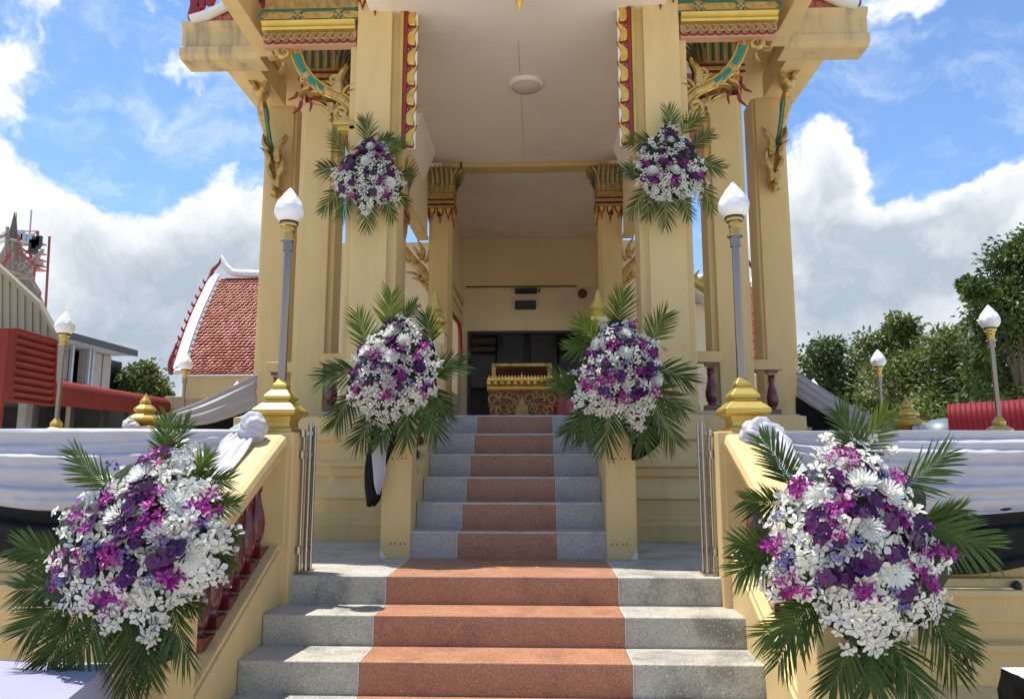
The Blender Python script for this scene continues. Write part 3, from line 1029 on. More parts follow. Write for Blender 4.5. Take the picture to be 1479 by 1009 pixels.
    # row of small red teeth under the eave
    for i in range(5):
        p = at(349 + i * 5.2, 88 + i * 9, 7.9 + i * .08)
        h = MB()
        h.tube([(p.x + .03, p.y, p.z + .05), (p.x + .005, p.y, p.z + .02), (p.x - .005, p.y, p.z - .03), (p.x - .035, p.y, p.z - .045)], [.03, .028, .018, .004], 6)
        part('eave_tooth', mir(h, s), red_en, HALL, smooth=60)


for s in (-1, 1):
    entablature(s)


def naga_bracket(s):
    """the curved gilded bracket between the front column and the entablature"""
    Y = 6.86
    g = lambda a, b, dy=0: tuple(at(380 + a / 6.305, 40 + b / 6.305, Y) + Vector((0, dy, 0)))
    k = Y / 1090 / 6.305 * 1.01
    line = smooth_line([g(*p) for p in ((215, 150), (285, 185), (318, 280), (372, 400), (455, 500), (555, 575), (680, 630), (765, 690), (815, 790))], 5)
    mb = MB()
    n = len(line)
    mb.tube(line, [.045 * (.8 + .4 * math.sin(math.pi * i / (n - 1))) for i in range(n)], 10, flat=.7)
    arm = part('bracket', mir(mb, s), gold_carved, HALL, smooth=50)
    for (i0, i1) in ((9, 17), (18, 26)):
        seg = [p + Vector((0, -.03, 0)) for p in line[i0:i1]]
        part('green_inlay', mir(MB().tube(seg, .030, 8, flat=.35), s), green_en, arm, smooth=50)
    for o in (-1, 1):
        ed = []
        for i in range(6, n - 4):
            t = (line[i + 1] - line[i - 1]).normalized()
            ed.append(line[i] + Vector((-t.z, 0, t.x)) * (.046 * o) + Vector((0, -.022, 0)))
        part('edge_bead', mir(MB().tube(ed, .011, 6), s), gold, arm, smooth=60)
    def sc(a, b, r_, tn, a0, dy, rad, sg):
        h = MB()
        c = g(a, b)
        spiral(h, c[0], c[2], r_ * k, tn, R(a0), Y + dy, rad, sg)
        part('scroll', mir(h, s), gold_carved, arm, smooth=50)
    sc(200, 235, 85, 1.35, 60, -.02, .034, 1)
    sc(725, 785, 82, 1.5, -40, -.02, .034, -1)
    sc(655, 490, 50, 1.3, 20, -.02, .022, 1)
    sc(375, 490, 38, 1.2, 0, -.02, .018, 1)
    sc(790, 640, 26, 1.2, 90, .01, .008, -1)
    for (a, b, hh, ang, fl, w) in ((700, 610, 300, -3, 1, .62), (668, 600, 150, 30, -1, .55), (735, 610, 140, -42, 1, .5), (775, 620, 130, -62, 1, .5), (640, 790, 230, 48, -1, .6), (600, 740, 170, 62, -1, .55),
                                   (560, 620, 150, 40, 1, .5), (250, 160, 150, 75, 1, .6), (200, 330, 120, 165, 1, .6), (160, 250, 120, 120, 1, .5), (430, 560, 130, 120, -1, .6),
                                   (620, 850, 150, 30, -1, .7), (760, 900, 190, 20, -1, .8), (520, 600, 120, 95, -1, .5)):
        p = g(a, b)
        f = MB()
        flame(f, p[0], p[2], hh * k, R(ang), Y - .05, Y + .03, fl, w)
        part('flame', mir(f, s), gold_carved, arm, bevel=.014)
    f = MB()
    for (a0, a1, b0, b1, dy) in ((655, 850, 868, 905, .07), (690, 850, 906, 950, .05)):
        p, q = g(a0, b0), g(a1, b1)
        f.box(p[0], q[0], Y - dy, Y + .06, q[2], p[2])
    part('bracket_foot', mir(f, s), gold_pale, arm, bevel=.01)
    for (a, b, hh, ang) in ((330, 640, 150, 160), (400, 620, 130, 195), (440, 600, 110, 230), (300, 560, 120, 140)):
        p = g(a, b)
        f = MB()
        flame(f, p[0], p[2], hh * k, R(ang), Y + .05, Y + .08, 1, .6)
        part('red_flame', mir(f, s), red_en, arm, bevel=.008)


def eave_bracket(s):
    """slim gilded bracket on the outer column, seen almost edge on"""
    line = smooth_line([at(368, 92, 8.25), at(376, 125, 8.3), at(380, 160, 8.45), at(386, 200, 8.6), at(392, 240, 8.7), at(398, 282, 8.74)], 5)
    n = len(line)
    arm = part('bracket', mir(MB().tube(line, [.09 * (1 if i < 8 else .42 + .35 * math.sin(i * .45) ** 2) for i in range(n)], 8, flat=1.2), s), gold_carved, HALL, smooth=45)
    part('green_inlay', mir(MB().tube([p + Vector((.05, -.06, 0)) for p in line[10:20]], .022, 6), s), green_en, arm, smooth=50)
    for (u, v, h, a, Y, fl) in ((399, 286, .20, 5, 8.70, 1), (396, 275, .24, 12, 8.66, -1), (402, 272, .24, -10, 8.66, 1), (394, 258, .26, 16, 8.62, 1), (403, 255, .28, -14, 8.62, -1), (391, 238, .24, 22, 8.58, -1),
                                 (402, 236, .36, -6, 8.60, 1), (388, 218, .20, 26, 8.52, 1), (370, 128, .26, 24, 8.18, 1), (380, 132, .24, -16, 8.2, -1), (373, 110, .22, 10, 8.15, 1), (380, 110, .20, -20, 8.2, 1)):
        p = at(u, v, Y)
        f = MB()
        flame(f, p.x, p.z, h, R(a), Y - .06, Y + .05, fl, .62)
        part('flame', mir(f, s), gold_carved, arm, bevel=.014)


def small_bracket(s):
    """gilded flame bracket between the middle and the inner column"""
    Y = 10.60
    g = lambda a, b: tuple(at(560 + a / 3.1525, 160 + b / 3.1525, Y))
    k = Y / 1090 / 3.1525
    line = smooth_line([g(*p) for p in ((40, 560), (80, 640), (120, 690), (160, 730), (186, 790))], 5)
    arm = part('bracket', mir(MB().tube(line, [.05] * 5 + [.07] * (len(line) - 5), 8, flat=.7), s), gold_carved, HALL, smooth=45)
    for (a, b, hh, ang, fl, w) in ((152, 680, 100, 0, -1, .7), (135, 690, 60, 38, 1, .6), (168, 690, 60, -30, -1, .6), (112, 690, 55, 70, 1, .6), (150, 760, 70, 62, -1, .5), (170, 800, 75, 48, -1, .5), (188, 830, 80, 30, -1, .5), (140, 660, 50, 24, -1, .6)):
        p = g(a, b)
        f = MB()
        flame(f, p[0], p[2], hh * k, R(ang), Y - .06, Y + .04, fl, w)
        part('flame', mir(f, s), gold_carved, arm, bevel=.016)


for s in (-1, 1):
    naga_bracket(s)
    eave_bracket(s)
    small_bracket(s)

# ---- roof above (its eaves shade the porch and the upper flight)
ROOF_Y0 = 5.30
for s in (-1, 1):
    part('roof', mir(MB().hexa([(-2.95, ROOF_Y0, 6.55), (XC, ROOF_Y0, 9.6), (XC, 15.0, 9.6), (-2.95, 15.0, 6.55),
                              (-2.95, ROOF_Y0, 6.70), (XC, ROOF_Y0, 9.8), (XC, 15.0, 9.8), (-2.95, 15.0, 6.70)]), s), tile_m, HALL)
part('gable_wall', MB().prism([(-2.6, 6.44), (2.54, 6.44), (XC, 9.5)], 6.76, 6.9), gold_dull, HALL)
part('gable_beam', MB().box(-1.62, 1.56, 6.30, 6.42, 6.16, 6.4), gold_pale, HALL, bevel=.01)
gp = at(750, 12, 6.3)
dr = MB()
dr.lathe((gp.x, 6.34, gp.z), [(0, 0), (.02, .05), (.045, .13), (.03, .20), (.06, .27), (.04, .36), (.08, .46), (.05, .62)], 8, cap=False)
part('gable_drop', dr, gold, HALL, smooth=40)
for s in (-1, 1):
    f = MB()
    flame(f, gp.x + s * .05, gp.z + .12, .4, R(-20 * s), 6.33, 6.36, s, .5)
    part('gable_flame', f, red_en, HALL, bevel=.008)

# ------------------------------------------------------------------ lamp posts
def bud_mesh():
    """lotus-bud globe with overlapping petal scales"""
    def fn(u, v):
        t = v
        pr = [(0, .055), (.06, .070), (.16, .084), (.30, .0895), (.45, .083), (.60, .066), (.74, .046), (.86, .027), (.95, .012), (1.0, 0.0)]
        for (ta, ra), (tb, rb) in zip(pr, pr[1:]):
            if ta <= t <= tb:
                f_ = (t - ta) / (tb - ta)
                r = ra + (rb - ra) * f_
                break
        r += .0013 * (math.cos(2 * math.pi * (7 * u + 2.6 * t)) + math.cos(2 * math.pi * (7 * u - 2.6 * t)) + .35 * math.cos(2 * math.pi * 5.2 * t)) * math.sin(math.pi * min(1, t * .92 + .06))
        a = u * 2 * math.pi
        r = max(r, 0.0)
        return (r * math.cos(a), r * math.sin(a), .215 * t)
    return MB().surf(fn, 84, 44).mesh('globe', globe_m, 180)


bud = bud_mesh()
cup = MB().lathe((0, 0, 0), [(.046, 0), (.046, .006), (.032, .010), (.030, .055), (.036, .062), (.036, .085), (.050, .092), (.052, .115), (.046, .118)], 24).mesh('cup', bronze_band, 40)
ring = MB().lathe((0, 0, 0), [(.030, 0), (.030, .10), (.029, .101)], 24).mesh('collar', steel, 40)
ring_b = MB().lathe((0, 0, 0), [(.057, 0), (.053, .003), (.053, .014), (.043, .016)], 20).mesh('rim', dark_m, 40)


def lamp_post(name, label, base, big, group, pole_h):
    t = thing(name, label, 'lamp post', base, group)
    x, y, z = base
    if big:
        prof = [(.118, 0), (.118, .018), (.100, .03), (.098, .055), (.112, .085), (.140, .095), (.152, .105), (.152, .125), (.10, .165), (.078, .172), (.078, .18), (.097, .19),
                (.097, .205), (.058, .242), (.042, .247), (.042, .253), (.051, .262), (.051, .272), (.026, .305), (.0, .306)]
        part('base', MB().lathe((x, y, z), [(r * .82, h) for r, h in prof], square=True, cap=False), gold_pale, t, bevel=.004)
        zp = z + .30
    else:
        prof = [(.11, 0), (.115, .012), (.108, .035), (.058, .065), (.045, .07), (.056, .085), (.056, .10), (.024, .145), (0, .146)]
        part('base', MB().lathe((x, y, z), prof, 8, R(22.5), cap=False), gold_pale, t, bevel=.003)
        zp = z + .14
    r_ = .0245 if big else .022
    part('pole', MB().tube([(x, y, zp), (x, y, zp + pole_h)], [r_, r_ * .88], 20), steel, t, smooth=50)
    zc = zp + pole_h
    inst('collar', ring, t, (x, y, zc - .06))
    inst('cup', cup, t, (x, y, zc))
    inst('rim', ring_b, t, (x, y, zc + .108))
    inst('globe', bud, t, (x, y, zc + .122), (0, 0, random.random()))
    return t


for s in (-1, 1):
    lamp_post('lamp_post', 'lamp with white lotus-bud globe on stepped gold base at the %s landing newel' % ('left' if s < 0 else 'right'),
              (-1.33 if s < 0 else 1.32, 4.325, 1.677), True, 'lamps flanking the landing', .835)
for (u, v, Y, lab) in ((80, 627, 7.0, 'lotus-bud lamp on the left parapet in front of the red louvred shed'),
                       (262, 624, 9.5, 'lotus-bud lamp on the left parapet in front of the tiled roof hall'),
                       (338, 640, 12.0, 'farthest lotus-bud lamp on the left parapet, only its globe above the cloth'),
                       (1445, 632, 7.0, 'lotus-bud lamp on the right parapet in front of the crimson awning'),
                       (1276, 625, 9.5, 'lotus-bud lamp on the right parapet in front of the trees'),
                       (1180, 640, 12.0, 'farthest lotus-bud lamp on the right parapet, only its globe above the cloth')):
    p = at(u, v, Y)
    lamp_post('lamp_post', lab, (p.x, Y, 1.702 if Y > 7 else 1.767), False, 'lamps along the side parapets', {7.0: .70, 9.5: .72, 12.0: .62}[Y])

# gilded pagoda finials on the corner posts of the parapet
for s, u, v in ((-1, 208, 611), (1, 1312, 618)):
    p = at(u, v, 7.5)
    side = 'left' if s < 0 else 'right'
    t = thing('finial_post', 'yellow corner post with a tiered gold finial %s of the hall, tied with white cloth' % side, 'post', (p.x, 7.5, LAND), 'corner posts with gold finials')
    part('post', MB().box(p.x - .14, p.x + .14, 7.36, 7.64, LAND - .002, p.z - .03), plaster, t, bevel=.01)
    prof = [(.06, -.03), (.075, -.02), (.155, .03), (.16, .05), (.105, .09), (.075, .10), (.075, .11), (.105, .125), (.105, .145), (.06, .185), (.04, .19), (.055, .205), (.05, .225), (.018, .27), (0, .31)]
    part('finial', MB().lathe((p.x, 7.5, p.z), prof, 8, R(22.5), cap=False), gold_pale, t, bevel=.004)

# ------------------------------------------------------------------ folded stainless gates
for s in (-1, 1):
    side = 'left' if s < 0 else 'right'
    t = thing('folding_gate', 'folded stainless steel tube gate standing against the %s landing newel' % side, 'gate', (-1.15 if s < 0 else 1.09, 4.38, LAND), 'folding gates')
    f = lambda mb: mir(mb, s)
    for i, (dx, dy, h) in enumerate(((.0, 0, .80), (.019, .03, .83), (.036, .0, .84), (.050, .045, .83), (.030, .075, .82))):
        x, y = -1.185 + dx, 4.325 + dy
        part('tube', f(MB().tube([(x, y, LAND + .015), (x, y, LAND + h)], .0088, 12)), gate_steel, t, smooth=50)
    for zz in (.13, .66, .78):
        part('hinge', f(MB().lathe((-1.19, 4.31, LAND + zz - .025), [(.0, 0), (.014, .004), (.014, .046), (0, .05)], 12, cap=False).box(-1.19, -1.135, 4.326, 4.338, LAND + zz - .01, LAND + zz + .01)), gate_steel, t, smooth=40)
    part('foot', f(MB().box(-1.20, -1.125, 4.31, 4.42, LAND + .001, LAND + .016)), gate_steel, t, bevel=.003)


# ------------------------------------------------------------------ mourning cloth
def swag(A, B, top_sag, drop0, drop1, thick_out, folds, seed, y_off=0.0, power=.75, nu=150, nv=70, skew=1.0):
    """cloth hung between A and B: its free edges sag by drop0..drop1 below the line, with folds that run together at the ends"""
    A, B = Vector(A), Vector(B)
    rnd = random.Random(seed)
    ph = [rnd.uniform(0, 6.28) for _ in range(8)]
    am = [rnd.uniform(.5, 1.2) for _ in range(8)]
    n = Vector((-(B - A).y, (B - A).x, 0)).normalized()
    if n.y > 0: n = -n
    def fn(u, v):
        env = max(0.0, math.sin(math.pi * u ** skew)) ** power
        P = A.lerp(B, u)
        sag = top_sag * math.sin(math.pi * u)
        d = drop0 + (drop1 - drop0) * v
        fold = 0
        for k in range(4):
            fold += am[k] * math.sin((folds * (.55 + .38 * k)) * 2 * math.pi * v + ph[k] + 2.2 * (u - .5) * (k - 1.5)) * (.5 if k else 1)
        amp = .015 * (.35 + .65 * env)
        belly = thick_out * env * math.sin(math.pi * (.15 + .75 * v))
        pinch = (1 - env) * .05
        cr = (.0035 * math.sin(40 * u + 9 * v + ph[5]) + .0028 * math.sin(97 * u - 21 * v + ph[6]) * math.sin(13 * u + 5 * v + ph[7])) * env
        return P + n * (y_off + .012 + belly + fold * amp + cr + pinch) + Vector((0, 0, -sag - d * env - (1 - env) * .05 * v + .004 * fold * env))
    return MB().surf(fn, nu, nv)


def solid(o, th=.003):
    m = o.modifiers.new('thickness', 'SOLIDIFY')
    m.thickness = th
    m.offset = 0
    return o


def knot_mesh(c, r, seed, n=None):
    """gathered rosette of cloth"""
    rnd = random.Random(seed)
    ph = [rnd.uniform(0, 6.28) for _ in range(6)]
    def fn(u, v):
        a, b = u * 2 * math.pi, v * math.pi
        f = 1 + (.085 * math.sin(5 * a + 4.2 * b + ph[0] + .8 * math.sin(2 * a + ph[3])) + .025 * math.sin(11 * a - 3 * b + ph[1])) * math.sin(b) ** .7 + .06 * math.sin(3 * a + 7 * b + ph[2]) * math.sin(b)
        f *= 1 + .12 * math.sin(2 * a + ph[4]) * math.sin(b)
        return (c[0] + r * f * math.sin(b) * math.cos(a), c[1] - r * .7 * f * math.cos(b), c[2] + r * f * math.sin(b) * math.sin(a))
    return MB().surf(fn, 72, 40)


def front_drape(s):
    side = 'left' if s < 0 else 'right'
    K = at(367, 622, 4.14) if s < 0 else at(1092, 626, 4.14)
    A = Vector((-3.47, 4.20, 1.675)) if s < 0 else Vector((3.41, 4.20, 1.665))
    t = thing('cloth_swag', 'white and black mourning cloth swagged along the front parapet, %s side' % side, 'drapery', (K.x + s * 1.0, 4.2, LAND), 'front swags of mourning cloth')
    B = Vector((K.x, 4.18, K.z))
    solid(part('black_cloth', swag(A, B, .0, .34, .74, .05, 2.6, 5 + s, -.035, .45), cloth_b, t, smooth=180))
    solid(part('white_cloth', swag(A, B, .0, -.012, .43, .065, 4.2, 9 + s, .022, .42), cloth_w, t, smooth=180))
    part('knot', knot_mesh(Vector((K.x, 4.11, K.z + .005)), .086, 3 + s), cloth_w, t, smooth=180)
    # tail of the knot that lies over the head of the stair rail
    def tail(u, v):
        y = 4.16 - .46 * v
        zr = LAND + (y - NOSE_Y) * SL + .80
        sp = .25 + .75 * min(1, v * 2.5) ** .7                 # gathered at the knot, spreading down the rail
        wr = .012 * math.sin(u * 21 + 3 * v) + .008 * math.sin(u * 37 - 5 * v + 1)
        d = (u * .44 - .02) * sp
        top = .14
        if d < top:
            x, z = -1.39 - d, zr + .014 + abs(wr) * .8 - .02 * max(0, v - .8)
        else:
            x, z = -1.39 - top - .012 - abs(wr) * .9, zr + .010 - (d - top) * (1.15 - .5 * v) - .02 * v
        z += .05 * (1 - v) ** 3
        if s > 0: x = 2 * XC - x
        return (x, y + .03 * math.sin(u * 5) * v, z)
    solid(part('cloth_tail', MB().surf(tail, 60, 30), cloth_w, t, smooth=180))


def rear_drape(s):
    side = 'left' if s < 0 else 'right'
    if s < 0:
        tp = [(195, 613, 7.42), (240, 598, 7.7), (300, 575, 8.2), (372, 540, 8.74)]
        bt = [(195, 617, 7.42), (240, 612, 7.7), (300, 612, 8.1), (372, 588, 8.74)]
        bb = [(195, 619, 7.44), (240, 622, 7.7), (300, 640, 8.1), (372, 650, 8.76)]
    else:
        tp = [(1327, 622, 7.42), (1285, 610, 7.7), (1225, 583, 8.2), (1150, 536, 8.74)]
        bt = [(1327, 626, 7.42), (1285, 625, 7.7), (1225, 616, 8.1), (1150, 572, 8.74)]
        bb = [(1327, 628, 7.44), (1285, 630, 7.7), (1225, 640, 8.1), (1150, 650, 8.76)]
    L1, L2, L3 = [smooth_line([at(*p) for p in q], 10) for q in (tp, bt, bb)]
    t = thing('cloth_swag', 'white and black cloth stretched from the outer column to the %s gold finial' % side, 'drapery', tuple(L1[0]), 'rear swags of mourning cloth')
    n = len(L1) - 1
    def mk(a, b, off, f):
        def fn(u, v):
            i = min(n, int(round(u * n)))
            p = a[i].lerp(b[i], v)
            return p + Vector((0, off - .03 * math.sin(math.pi * v) - .016 * math.sin(f * 6.28 * v + 3 * u), 0))
        return MB().surf(fn, n, 24)
    solid(part('black_cloth', mk(L2, L3, .02, 1.3), cloth_b, t, smooth=180))
    solid(part('white_cloth', mk(L1, L2, 0, 3.2), cloth_w, t, smooth=180))
    k = L1[0]
    part('knot', knot_mesh(k + Vector((0, -.06, -.03)), .085, 17 + s), cloth_w, t, smooth=180)


for s in (-1, 1):
    front_drape(s)
    rear_drape(s)


# ribbons of cloth hanging under the two middle wreaths
def ribbon(name, label, pts, w0, w1, Y, mat, seed):
    """pts: (u_left, u_right, v) rows in the photograph, hung in the plane Y"""
    rows = [(at(a, v, Y), at(b, v, Y)) for a, b, v in pts]
    LL, RR = smooth_line([r[0] for r in rows], 6), smooth_line([r[1] for r in rows], 6)
    n = len(LL) - 1
    def fn(u, v):
        i = min(n, int(round(v * n)))
        p = LL[i].lerp(RR[i], u)
        return p + Vector((0, .016 * math.sin(u * 7 + seed + v * 2) * (.4 + .6 * v), .004 * math.sin(u * 11)))
    o = single(name, MB().surf(fn, 16, n), mat, label, 'ribbon', tuple(rows[-1][0]), smooth=180)
    return solid(o, .002)


ribbon('hanging_ribbon', 'long black cloth tail hanging under the left middle wreath', [(540, 575, 610), (533, 570, 640), (527, 558, 670), (526, 552, 700), (528, 550, 718), (529, 541, 731)], 0, 0, 4.93, cloth_b, 1)
ribbon('hanging_ribbon', 'shorter white cloth tail hanging beside the black one under the left middle wreath', [(542, 582, 600), (540, 566, 625), (537, 558, 655), (539, 557, 680), (541, 553, 700), (545, 549, 713)], 0, 0, 4.895, cloth_w, 2)
ribbon('hanging_ribbon', 'black cloth tail hanging under the right middle wreath', [(890, 945, 595), (902, 950, 622), (912, 951, 640), (912, 935, 655), (912, 918, 664)], 0, 0, 4.93, cloth_b, 4)


# ------------------------------------------------------------------ tables at the foot of the stairs
def table(name, label, corners, z, drop, top_m, side_m, seed, group, pleat=.012, pinch=None):
    c = [Vector((x, y, 0)) for x, y in corners]
    ctr = sum(c, Vector()) / 4
    t = thing(name, label, 'table', (ctr.x, ctr.y, 0), group)
    for p in c:
        q = p.lerp(ctr, .12)
        part('leg', MB().tube([(q.x, q.y, 0), (q.x, q.y, z - .03)], .018, 10), steel, t, smooth=50)
    part('table_top', MB().prism([(p.lerp(ctr, .02).x, p.lerp(ctr, .02).y) for p in c], z - .03, z - .004, 'xy'), grey_wood, t)
    rnd = random.Random(seed)
    ph = [rnd.uniform(0, 6.28) for _ in range(6)]
    def top(u, v):
        p = c[0].lerp(c[1], u).lerp(c[3].lerp(c[2], u), v)
        return (p.x, p.y, z + .003 * math.sin(9 * u + ph[0]) * math.sin(7 * v + ph[1]) + .0025 * math.sin(23 * u + 14 * v + ph[2]))
    part('cloth_top', MB().surf(top, 40, 40), top_m, t, smooth=180)
    # skirt all round, rounded at the edge, falling in soft folds
    m = 44
    loop = []
    for e in range(4):
        for k in range(m):
            loop.append(c[e].lerp(c[(e + 1) % 4], k / m))
    N_ = len(loop)
    def skirt(u, v):
        i = int(round(u * N_)) % N_
        p = loop[i]
        out = (p - ctr).normalized()
        f = math.sin(u * 2 * math.pi * 26 + ph[3] + .8 * math.sin(u * 60)) + .5 * math.sin(u * 2 * math.pi * 61 + ph[4])
        d = .012 * math.sin(min(1, v * 8) * math.pi / 2) + f * pleat * v ** .6 + .03 * v
        zz = z + .002 - drop * v + (.006 if v < .01 else 0) - .006
        if pinch:
            dd = (Vector((p.x, p.y, zz)) - Vector(pinch)).length
            a = math.atan2(zz - pinch[2], (p.x + p.y) - (pinch[0] + pinch[1]))
            d += -.03 * math.exp(-dd * dd / .006) + .010 * math.sin(a * 11) * math.exp(-dd * dd / .05)
        return (p.x + out.x * d, p.y + out.y * d, zz)
    part('cloth_skirt', MB().surf(skirt, N_, 26), side_m, t, smooth=180)
    return t


table('cloth_table', 'table under a lavender-white cloth in front of the left newel', [(-3.3, 2.0), (-1.235, 2.05), (-1.44, 2.915), (-3.5, 3.10)], .76, .70, cloth_l, cloth_l, 3, 'cloth-covered tables')
table('cloth_table', 'table with white top and gathered black skirt at the lower right', [(1.975, 2.30), (3.6, 2.2), (3.6, 3.06), (1.96, 3.16)], .715, .66, white_paint, cloth_b, 5, 'cloth-covered tables', .02,
      (1.965, 2.95, .60))

# ------------------------------------------------------------------ things inside the porch
# gilded coffin stand with its glazed frame
YA = 10.0
def bx(u0, u1, v0, v1, Y, dpt, zmin=None):
    a, b = at(u0, v0, Y), at(u1, v1, Y)
    z0 = b.z if zmin is None else max(b.z, zmin)
    return MB().box(a.x, b.x, Y, Y + dpt, z0, a.z)


t = thing('coffin_stand', 'gilded red coffin stand carved with scrolls at the top of the stairs', 'altar', (at(754, 590, YA).x, YA + .5, FLOOR))
red_lac = M('red_lacquer', (.34, .055, .02), .45, var=.15, scale=8)
part('body', bx(707, 801, 562, 700, YA, 1.6, FLOOR), red_lac, t, bevel=.01)
a, b = at(707, 562, YA), at(801, 562, YA)
cxA, hwA, ztA = (a.x + b.x) / 2, (b.x - a.x) / 2, a.z
part('moulding', MB().prism([(YA - .03, ztA - .03), (YA - .06, ztA + .0), (YA - .05, ztA + .03), (YA - .09, ztA + .06), (YA - .09, ztA + .10), (YA - .05, ztA + .105), (YA + 1.6, ztA + .105), (YA + 1.6, ztA - .03)], cxA - hwA - .03, cxA + hwA + .03, 'yz'), gold, t, bevel=.004)
for i in range(21):
    xx = cxA + (i - 10) * (hwA + .02) / 10.5
    f = MB()
    f.prism([(xx - .035, ztA + .105), (xx + .035, ztA + .105), (xx + .022, ztA + .14), (xx, ztA + .185 + (.04 if i == 10 else 0)), (xx - .022, ztA + .14)], YA - .075, YA - .05)
    part('lotus_leaf', f, gold, t, bevel=.005)
for i in range(10):
    xx = cxA + (i - 4.5) * (hwA + .02) / 5.2
    f = MB().prism([(xx - .036, ztA + .08), (xx, ztA + .105), (xx + .036, ztA + .08), (xx, ztA + .055)], YA - .098, YA - .088)
    part('lozenge', f, red_lac, t)
zf = FLOOR
hA = ztA - .03 - zf
for sx in (-1, 1):
    for (fx, fz, r0, tn, sg, a0) in ((.52, .50, .20, 1.9, 1, 30), (.88, .78, .09, 1.4, -1, 200), (.88, .2, .09, 1.4, 1, 160), (.22, .80, .08, 1.3, 1, 0), (.24, .16, .07, 1.3, -1, 0), (.58, .92, .07, 1.2, 1, 90), (.60, .08, .07, 1.2, -1, 270), (.33, .56, .07, 1.3, -1, 90), (.76, .52, .07, 1.3, 1, 0), (.40, .92, .06, 1.2, -1, 0), (.74, .93, .05, 1.2, -1, 0), (.75, .08, .05, 1.2, 1, 0), (.40, .06, .06, 1.2, 1, 0)):
        f = MB()
        spiral(f, cxA + sx * fx * hwA, zf + fz * hA, r0, tn, R(a0 if sx > 0 else 180 - a0), YA - .008, .019, sg * sx, 30)
        part('scroll', f, gold_dull, t, smooth=50)
    for (fx, fz, h, ang) in ((.72, .55, .16, -60), (.70, .35, .15, -110), (.36, .62, .14, 40), (.38, .36, .14, 130), (.95, .5, .13, 10)):
        f = MB()
        flame(f, cxA + sx * fx * hwA, zf + fz * hA, h, R(ang) * sx, YA - .018, YA + .002, sx, .7)
        part('flame', f, gold_dull, t, bevel=.006)
f = MB().prism([(cxA - .20, zf + .05), (cxA + .20, zf + .05), (cxA + .09, zf + hA * .42), (cxA + .10, zf + hA * .5), (cxA, zf + hA * .92), (cxA - .10, zf + hA * .5), (cxA - .09, zf + hA * .42)], YA - .03, YA + .001)
part('centre_leaf', f, gold_dull, t, bevel=.012)
# glazed coffin frame
t2 = thing('coffin_case', 'glazed coffin case with gold frame and red lining resting on the carved stand', 'coffin', (cxA, YA + .6, ztA + .106))
z0, z1 = ztA + .107, at(754, 524, YA).z
xa, xb = at(710, 540, YA).x, at(797, 540, YA).x
for (p, q, r_, w) in ((xa, xa + .055, z0, z1), (xb - .055, xb, z0, z1)):
    part('frame_post', MB().box(p, q, YA + .02, YA + .07, r_, w), gold_carved, t2, bevel=.008)
part('frame_rail', MB().box(xa + .055, xb - .055, YA + .02, YA + .07, z1 - .045, z1), gold_carved, t2, bevel=.008)
part('lining', MB().box(xa + .03, xb - .03, YA + .5, YA + .52, z0, z1 - .02), M('red_velvet', (.22, .008, .012), .8, sheen=.5), t2)
part('lid', MB().box(xa + .02, xb - .02, YA + .072, YA + .55, z1 - .03, z1 - .008), gold_dull, t2, bevel=.008)
part('pillow', MB().box(xa + .12, xb - .12, YA + .12, YA + .40, z0, z0 + .075), M('dark_red_cloth', (.12, .01, .015), .8), t2, bevel=.03)
part('white_roll', MB().tube([(xa + .16, YA + .10, z0 + .05), (xa + .33, YA + .10, z0 + .05)], .03, 10), cloth_w, t2, smooth=50)
part('white_roll', MB().tube([(xb - .30, YA + .10, z0 + .05), (xb - .20, YA + .10, z0 + .05)], .025, 10), cloth_w, t2, smooth=50)
gl = bpy.data.materials.new('case_glass'); gl.use_nodes = True
gb = gl.node_tree.nodes['Principled BSDF']; gb.inputs['Transmission Weight'].default_value = 1; gb.inputs['Roughness'].default_value = .02; gb.inputs['IOR'].default_value = 1.1
part('glass', MB().box(xa + .055, xb - .055, YA + .040, YA + .046, z0, z1 - .046), gl, t2)

# pink draped stool beside it
def stool(u, v):
    a_ = u * 2 * math.pi
    r = .17 + .07 * v + .012 * math.sin(a_ * 9) * (.3 + v)
    return (at(812, 560, 10.3).x + r * math.cos(a_), 10.5 + r * math.sin(a_), FLOOR + .62 * (1 - v))
mbs = MB().surf(stool, 72, 12)
mbs.lathe((at(812, 560, 10.3).x, 10.5, FLOOR + .60), [(.172, 0), (.165, .03), (.0, .035)], 24, cap=False)
single('draped_stool', mbs, M('pink_cloth', (.50, .13, .15), .8, sheen=.3), 'stool under a pink pleated cloth right of the coffin stand', 'stool', (at(812, 560, 10.3).x, 10.5, FLOOR), smooth=50)

# wall fittings above the doorway
Yw = 14.295
a, b = at(744, 417, Yw), at(776, 425, Yw)
mb = MB().tube([(a.x, Yw - .07, (a.z + b.z) / 2), (b.x, Yw - .07, (a.z + b.z) / 2)], .055, 14)
mb.box(a.x + .05, b.x - .05, Yw - .05, Yw, b.z + .01, a.z)
single('wall_lamp', mb, black_m, 'dark elongated wall light above the sign over the doorway', 'wall lamp', tuple(a), smooth=50)
a, b = at(744, 434.5, Yw), at(774, 447, Yw)
t = thing('wall_sign', 'small dark rectangular sign on the wall over the doorway', 'sign', ((a.x + b.x) / 2, Yw, b.z))
part('panel', MB().box(a.x, b.x, Yw - .05, Yw, b.z, a.z), black_m, t, bevel=.008)
pale = M('faint_print', (.11, .10, .10), .6)
for k in range(3):
    xx = a.x + .05 + k * .125
    g = MB()
    g.box(xx, xx + .08, Yw - .0525, Yw - .0505, a.z - .085, a.z - .075).box(xx, xx + .012, Yw - .0525, Yw - .0505, a.z - .075, a.z - .04).box(xx + .034, xx + .046, Yw - .0525, Yw - .0505, a.z - .075, a.z - .04).box(xx + .068, xx + .08, Yw - .0525, Yw - .0505, a.z - .075, a.z - .04)
    part('print', g, pale, t)
c = at(841, 424, Yw)
